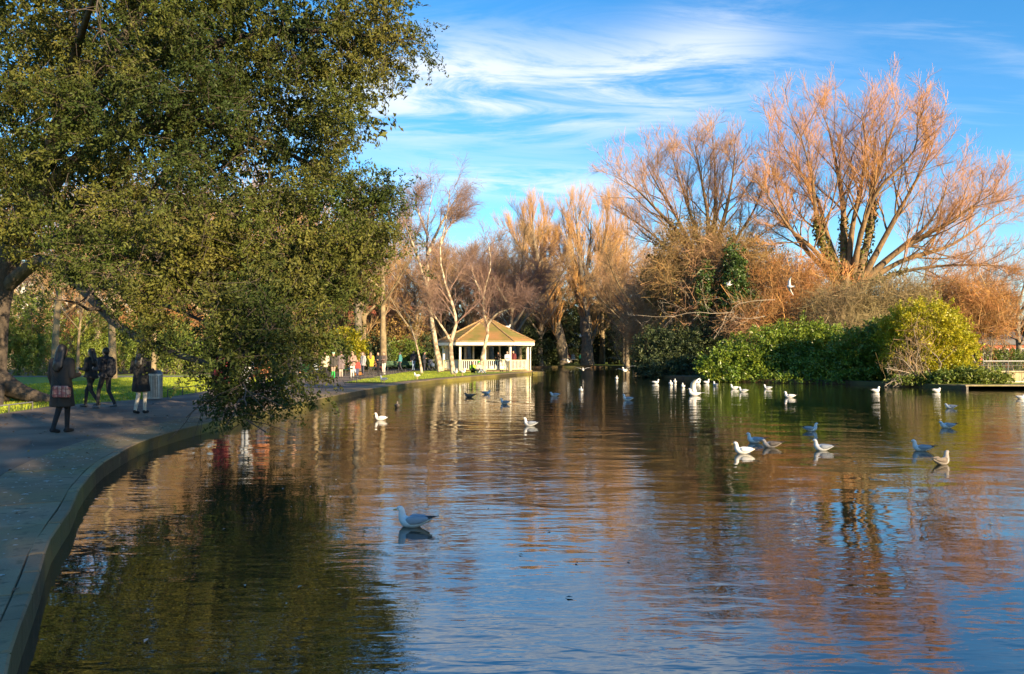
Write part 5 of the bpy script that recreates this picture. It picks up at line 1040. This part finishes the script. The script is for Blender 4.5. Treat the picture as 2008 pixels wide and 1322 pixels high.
def pram():
    q = ground_at(846, 728); root = empty('pram', q, .6); tag(root, 'dark blue pram beside the navy coat', 'pram')
    for x in (-.25, .25):
        for y in (-.3, .35):
            bm = bmesh.new(); bar(bm, (x-.02, y, .13), (x+.02, y, .13), .13, k=14); bm_obj('wheel', bm, DKMET, root)
    bm = Acc(); caps(bm, (0, -.25, .55), (0, .25, .6), .2, .22); link('seat', remesh(bm, .025, 'seat'), cloth((.06, .09, .16)), root)
    ellip_obj('hood', (0, .2, .85), (.24, .28, .22), cloth((.03, .04, .08)), root)
    bm = bmesh.new()
    for x in (-.25, .25): bar(bm, (x, .35, .13), (x*.9, -.55, 1.0), .015); bar(bm, (x, -.3, .13), (x, .2, .7), .015)
    bar(bm, (-.23, -.55, 1.0), (.23, -.55, 1.0), .015); bm_obj('frame', bm, STEEL, root)
pram()

# ------------------------------------------------------------------ gulls
GW = mat('gull_white', (.72, .72, .71), (.60, .60, .60), .7, 12); GG = mat('gull_grey', (.30, .33, .38), (.25, .28, .33), .7, 14); GK = mat('gull_black', (.02, .02, .022), rough=.6)
GBK = mat('gull_beak', (.52, .36, .06), (.4, .26, .05), .45, 30); GBR = mat('gull_brown', (.20, .16, .125), (.11, .09, .075), .8, 26); GHB = mat('gull_pale_brown', (.46, .41, .36), (.36, .31, .27), .8, 22); GPINK = mat('gull_leg', (.5, .28, .22))
def loft(path, rw, rh, k=12):
    C = np.array(path, float); n = len(C); T = norm(np.gradient(C, axis=0)); S = np.array([1., 0, 0]); V = []
    for i in range(n):
        u = np.cross(S, T[i]); u /= np.linalg.norm(u)
        for j in range(k): a = j/k*2*math.pi; V.append(C[i]+S*rw[i]*math.cos(a)+u*rh[i]*math.sin(a))
    F = [(i*k+j, i*k+(j+1) % k, (i+1)*k+(j+1) % k, (i+1)*k+j) for i in range(n-1) for j in range(k)]
    return np.array(V), np.array(F)
def smooth_loft(path, rw, rh, n=26, k=12):
    Q = catmull([(*p, a, b) for p, a, b in zip(path, rw, rh)], n); return loft(Q[:, :3], np.maximum(Q[:, 3], .002), np.maximum(Q[:, 4], .002), k)
def gull_meshes():
    M = {}
    # body along +Y (head forward): tail, rump, back, breast, neck, head
    M['body'] = mesh_np('body', *smooth_loft([(0, -.20, .085), (0, -.13, .065), (0, -.03, .045), (0, .07, .045), (0, .118, .085), (0, .128, .135), (0, .132, .168), (0, .150, .186), (0, .172, .180), (0, .186, .172)],
                                    [.008, .04, .078, .074, .052, .036, .031, .031, .022, .006], [.006, .028, .058, .062, .048, .036, .033, .030, .022, .006]), True)
    M['low'] = mesh_np('body', *smooth_loft([(0, -.20, .085), (0, -.13, .065), (0, -.03, .045), (0, .07, .045), (0, .115, .070), (0, .130, .098), (0, .140, .118), (0, .158, .130), (0, .178, .124), (0, .192, .116)],
                                    [.008, .04, .078, .074, .055, .040, .034, .032, .022, .006], [.006, .028, .058, .062, .050, .038, .034, .030, .022, .006]), True)
    for sd_, nm in ((-1, 'wl'), (1, 'wr')):
        V, F = smooth_loft([(sd_*.052, .075, .062), (sd_*.070, .03, .072), (sd_*.066, -.05, .076), (sd_*.045, -.13, .086), (sd_*.018, -.19, .098)], [.006, .018, .020, .014, .004], [.012, .042, .042, .026, .008], 14, 10); M[nm] = mesh_np('wing', V, F, True)
        V, F = smooth_loft([(sd_*.042, -.12, .088), (sd_*.020, -.19, .102), (sd_*-.012, -.275, .118)], [.010, .010, .002], [.016, .011, .002], 8, 8); M['t'+nm] = mesh_np('wing_tip', V, F, True)
        V, F = smooth_loft([(sd_*.028, .160, .191), (sd_*.031, .164, .191), (sd_*.028, .168, .191)], [.002, .005, .002], [.002, .005, .002], 6, 6); M['e'+nm] = mesh_np('eye', V, F, True)
        V, F = smooth_loft([(sd_*.022, -.01, -.14), (sd_*.022, -.012, -.06), (sd_*.022, -.015, .01)], [.006, .006, .012], [.006, .006, .012], 6, 6); M['l'+nm] = mesh_np('leg', V, F, True)
        V, F = smooth_loft([(sd_*.022, -.02, -.142), (sd_*.022, .01, -.142), (sd_*.022, .05, -.145)], [.008, .016, .020], [.006, .005, .003], 6, 6); M['f'+nm] = mesh_np('foot', V, F, True)
    M['beak'] = mesh_np('beak', *smooth_loft([(0, .180, .174), (0, .205, .170), (0, .226, .164)], [.010, .007, .002], [.011, .008, .003], 8, 8), True)
    # spread wings for birds in the air
    for sd_, nm in ((-1, 'sl'), (1, 'sr')):
        V = []; n = 9
        for i in range(n):
            t = i/(n-1); x = sd_*(.04+.50*t); z = .085+.13*math.sin(t*2.1)-.03*t; ch = .15*(1-.75*t**1.8)+.012; yc = .03+.05*math.sin(t*3.1)-.13*t*t; th = .012*(1-t)+.003
            V += [(x, yc+ch*.45, z), (x, yc, z+th), (x, yc-ch*.55, z-.004), (x, yc, z-th*.4)]
        F = [(4*i+j, 4*i+(j+1) % 4, 4*i+4+(j+1) % 4, 4*i+4+j) for i in range(n-1) for j in range(4)]
        M[nm] = mesh_np('spread_wing', np.array(V), np.array(F), True)
    V, F = smooth_loft([(0, -.12, .07), (0, -.20, .085), (0, -.27, .09)], [.03, .05, .06], [.012, .006, .003], 8, 8); M['tail'] = mesh_np('tail', V, F, True)
    return M
GM = gull_meshes()
def variant(key, m_):
    k = key+m_.name
    if k not in GM: me = GM[key].copy(); me.materials.clear(); me.materials.append(m_); GM[k] = me
    return GM[k]
def gull(label, loc, face, scale=1., kind='adult', mode='swim', group='gulls on the pond', rot=(0, 0), low=False):
    root = empty('gull', loc, R(face)); root.scale = (scale,)*3; tag(root, label, 'gull', group)
    if rot != (0, 0): root.rotation_euler = (R(rot[0]), R(rot[1]), R(face))
    bw, wm, tm = (GW, GG, GK) if kind == 'adult' else (GHB, GBR, GK) if kind == 'young' else (GW, mat('gull_pale_grey', (.55, .57, .60), (.5, .52, .55), .7, 14), GK) if kind == 'pale' else (GBR, GBR, GK)
    add = lambda nm, key, m_: link(nm, variant(key, m_), None, root)
    add('body', 'low' if low else 'body', bw); b = add('beak', 'beak', GBK if kind != 'young' else GK); 
    if low: b.location = (0, .006, -.056)
    for s_ in ('wl', 'wr'):
        e = add('eye', 'e'+s_, GK)
        if low: e.location = (0, .006, -.056)
        if mode != 'fly' and mode != 'flap': add('wing', s_, wm); add('wing_tip', 't'+s_, tm)
        if mode == 'stand': add('leg', 'l'+s_, GPINK); add('foot', 'f'+s_, GPINK)
    if mode in ('fly', 'flap'):
        add('tail', 'tail', GW)
        for s_ in ('sl', 'sr'):
            o = add('spread_wing', s_, GG if kind == 'adult' else GW)
            if mode == 'flap': o.rotation_euler = (0, R(-38 if s_ == 'sr' else 38), 0); o.location = (0, 0, .02)
    return root
def wat(px, py): g = ground_at(px, py, WZ); return (g.x, g.y, WZ+.004)
LEFT, RIGHT = 90, -90
SW_ = [(812, 1031, 82, 1.0, 'adult', 0, 'grey-backed gull alone in the blue foreground water, facing left'),
       (1457, 889, 80, 1.0, 'pale', 0, 'bright sunlit white gull at the front of the trio, facing left'), (1480, 868, 84, .98, 'adult', 0, 'grey gull just behind the bright sunlit gull'), (1511, 877, 84, 1.0, 'young', 1, 'mottled brown young gull at the tail of the trio'),
       (1588, 845, -98, .92, 'adult', 0, 'pale gull facing right above the trio'), (1612, 883, 80, 1.0, 'adult', 0, 'grey gull with dark wings just below the gull facing right'), (1806, 884, 62, .98, 'adult', 0, 'upright grey gull left of the black-beaked gull'), (1843, 910, -62, 1.05, 'young', 0, 'black-beaked young gull facing right near the right side'),
       (1856, 839, 84, 1.05, 'adult', 1, 'low grey gull above the black-beaked gull, facing left'), (1863, 801, 84, 1.05, 'adult', 1, 'grey gull in the yellow reflection, nearest the green shrub'), (1999, 782, -85, 1.1, 'adult', 1, 'gull cut by the right edge of the picture'), (1835, 769, -70, 1.35, 'pale', 1, 'white gull close to the bank under the yellow-green shrub'),
       (1716, 769, -75, 1.3, 'pale', 0, 'white gull facing right before the dark laurel'), (1548, 780, 70, 1.25, 'pale', 0, 'white gull trailing a thin wake on the green water'), (1505, 763, 75, 1.15, 'adult', 0, 'small gull before the middle of the wide laurel'), (1457, 769, 70, 1.2, 'adult', 0, 'gull just right of another white gull before the laurel end'), (1440, 763, 80, 1.2, 'pale', 0, 'white gull before the left end of the wide laurel'),
       (1403, 757, 20, 1.25, 'pale', 0, 'white gull right of the wing-raising gull'), (1385, 752, -60, 1.28, 'pale', 0, 'plump white gull in the far group, second from its right end'), (1367, 752, -80, 1.28, 'pale', 0, 'white gull in the far group directly behind the wing-raising gull'), (1339, 760, 160, 1.25, 'pale', 0, 'white gull left of the wing-raising gull'),
       (1323, 751, 170, 1.28, 'pale', 0, 'tall white gull in a close far pair'), (1315, 755, 165, 1.35, 'pale', 0, 'shorter white gull in a close far pair'), (1285, 752, -100, 1.25, 'pale', 0, 'white gull at the left end of the far group'), (1209, 744, 175, 1.28, 'pale', 0, 'lone white gull in the dark channel'),
       (1139, 768, 178, 1.2, 'pale', 0, 'white gull facing the camera on the dark water'), (1088, 777, 84, 1.15, 'adult', 1, 'grey gull on dark water beside the pavilion reflection'), (1231, 785, 80, 1.15, 'adult', 0, 'bluish gull on the orange brick reflection'), (779, 799, 5, 1.0, 'brown', 0, 'small dark gull seen from behind near the kerb'),
       (747, 824, 86, .98, 'pale', 0, 'white gull swimming left near the kerb'), (921, 779, 84, 1.2, 'brown', 1, 'dark brown bird in the green reflection'), (953, 773, -80, 1.1, 'adult', 1, 'grey bird right of the dark brown bird'), (990, 792, 70, 1.0, 'adult', 0, 'bluish gull in the pavilion post reflection'), (1040, 835, 80, 1.0, 'adult', 0, 'white-headed gull swimming left in mid water')]
for px, py, f, s_, k, lw, lab in SW_: gull(lab, wat(px, py), f, s_*.93, k, low=bool(lw))
gull('white gull raising its wings on the water', wat(1362, 776), 70, 1.45, 'pale', 'flap')
gr = lambda px, py, z: tuple(ground_at(px, py, z))
gull('grey gull standing on the lawn strip by the kerb', gr(753, 751, .03)[:2]+(.03+.14,), 80, 1.15, 'adult', 'stand', 'gulls standing on land')
gull('white gull standing on the lawn under the thin sapling', gr(818, 744, .03)[:2]+(.03+.14*1.15,), 70, 1.15, 'pale', 'stand', 'gulls standing on land')
gull('upright white gull on the kerb, first of a pair before the pavilion', gr(893, 738, .03)[:2]+(.03+.14*1.5,), -150, 1.5, 'pale', 'stand', 'gulls standing on land')
gull('upright white gull on the kerb, second of a pair before the pavilion', gr(907, 737, .03)[:2]+(.03+.14*1.5,), -120, 1.5, 'pale', 'stand', 'gulls standing on land')
q = PAV.location; gull('gull perched on the pavilion roof ridge', (q.x+1.95, q.y-.9, 3.90), -80, 1.4, 'pale', 'stand', 'gulls standing on land')
for px, py, D_, f, s_, rot, lab in ((1548, 563, 36, 60, .88, (10, 62), 'white gull in flight against the rusty thicket'), (1430, 560, 44, 95, .85, (0, 20), 'small gull gliding before the ivy column'), (1115, 711, 62, 150, 1.35, (0, 0), 'gull flying low over the channel past the pavilion tip'), (1143, 727, 58, 175, 1.15, (0, 0), 'gull skimming the water in the channel'),
                                   (1226, 729, 56, 140, 1.6, (0, 10), 'gull landing on the water near the dark bush'), (1138, 661, 70, 165, 1.3, (0, -10), 'gull flying high before the upright far-shore tree')):
    gull(lab, tuple(P(px, py, D_)), f, s_, 'pale' if s_ < 1.3 else 'adult', 'fly', 'gulls in flight', rot)

bpy.data.scenes.remove(WORK)
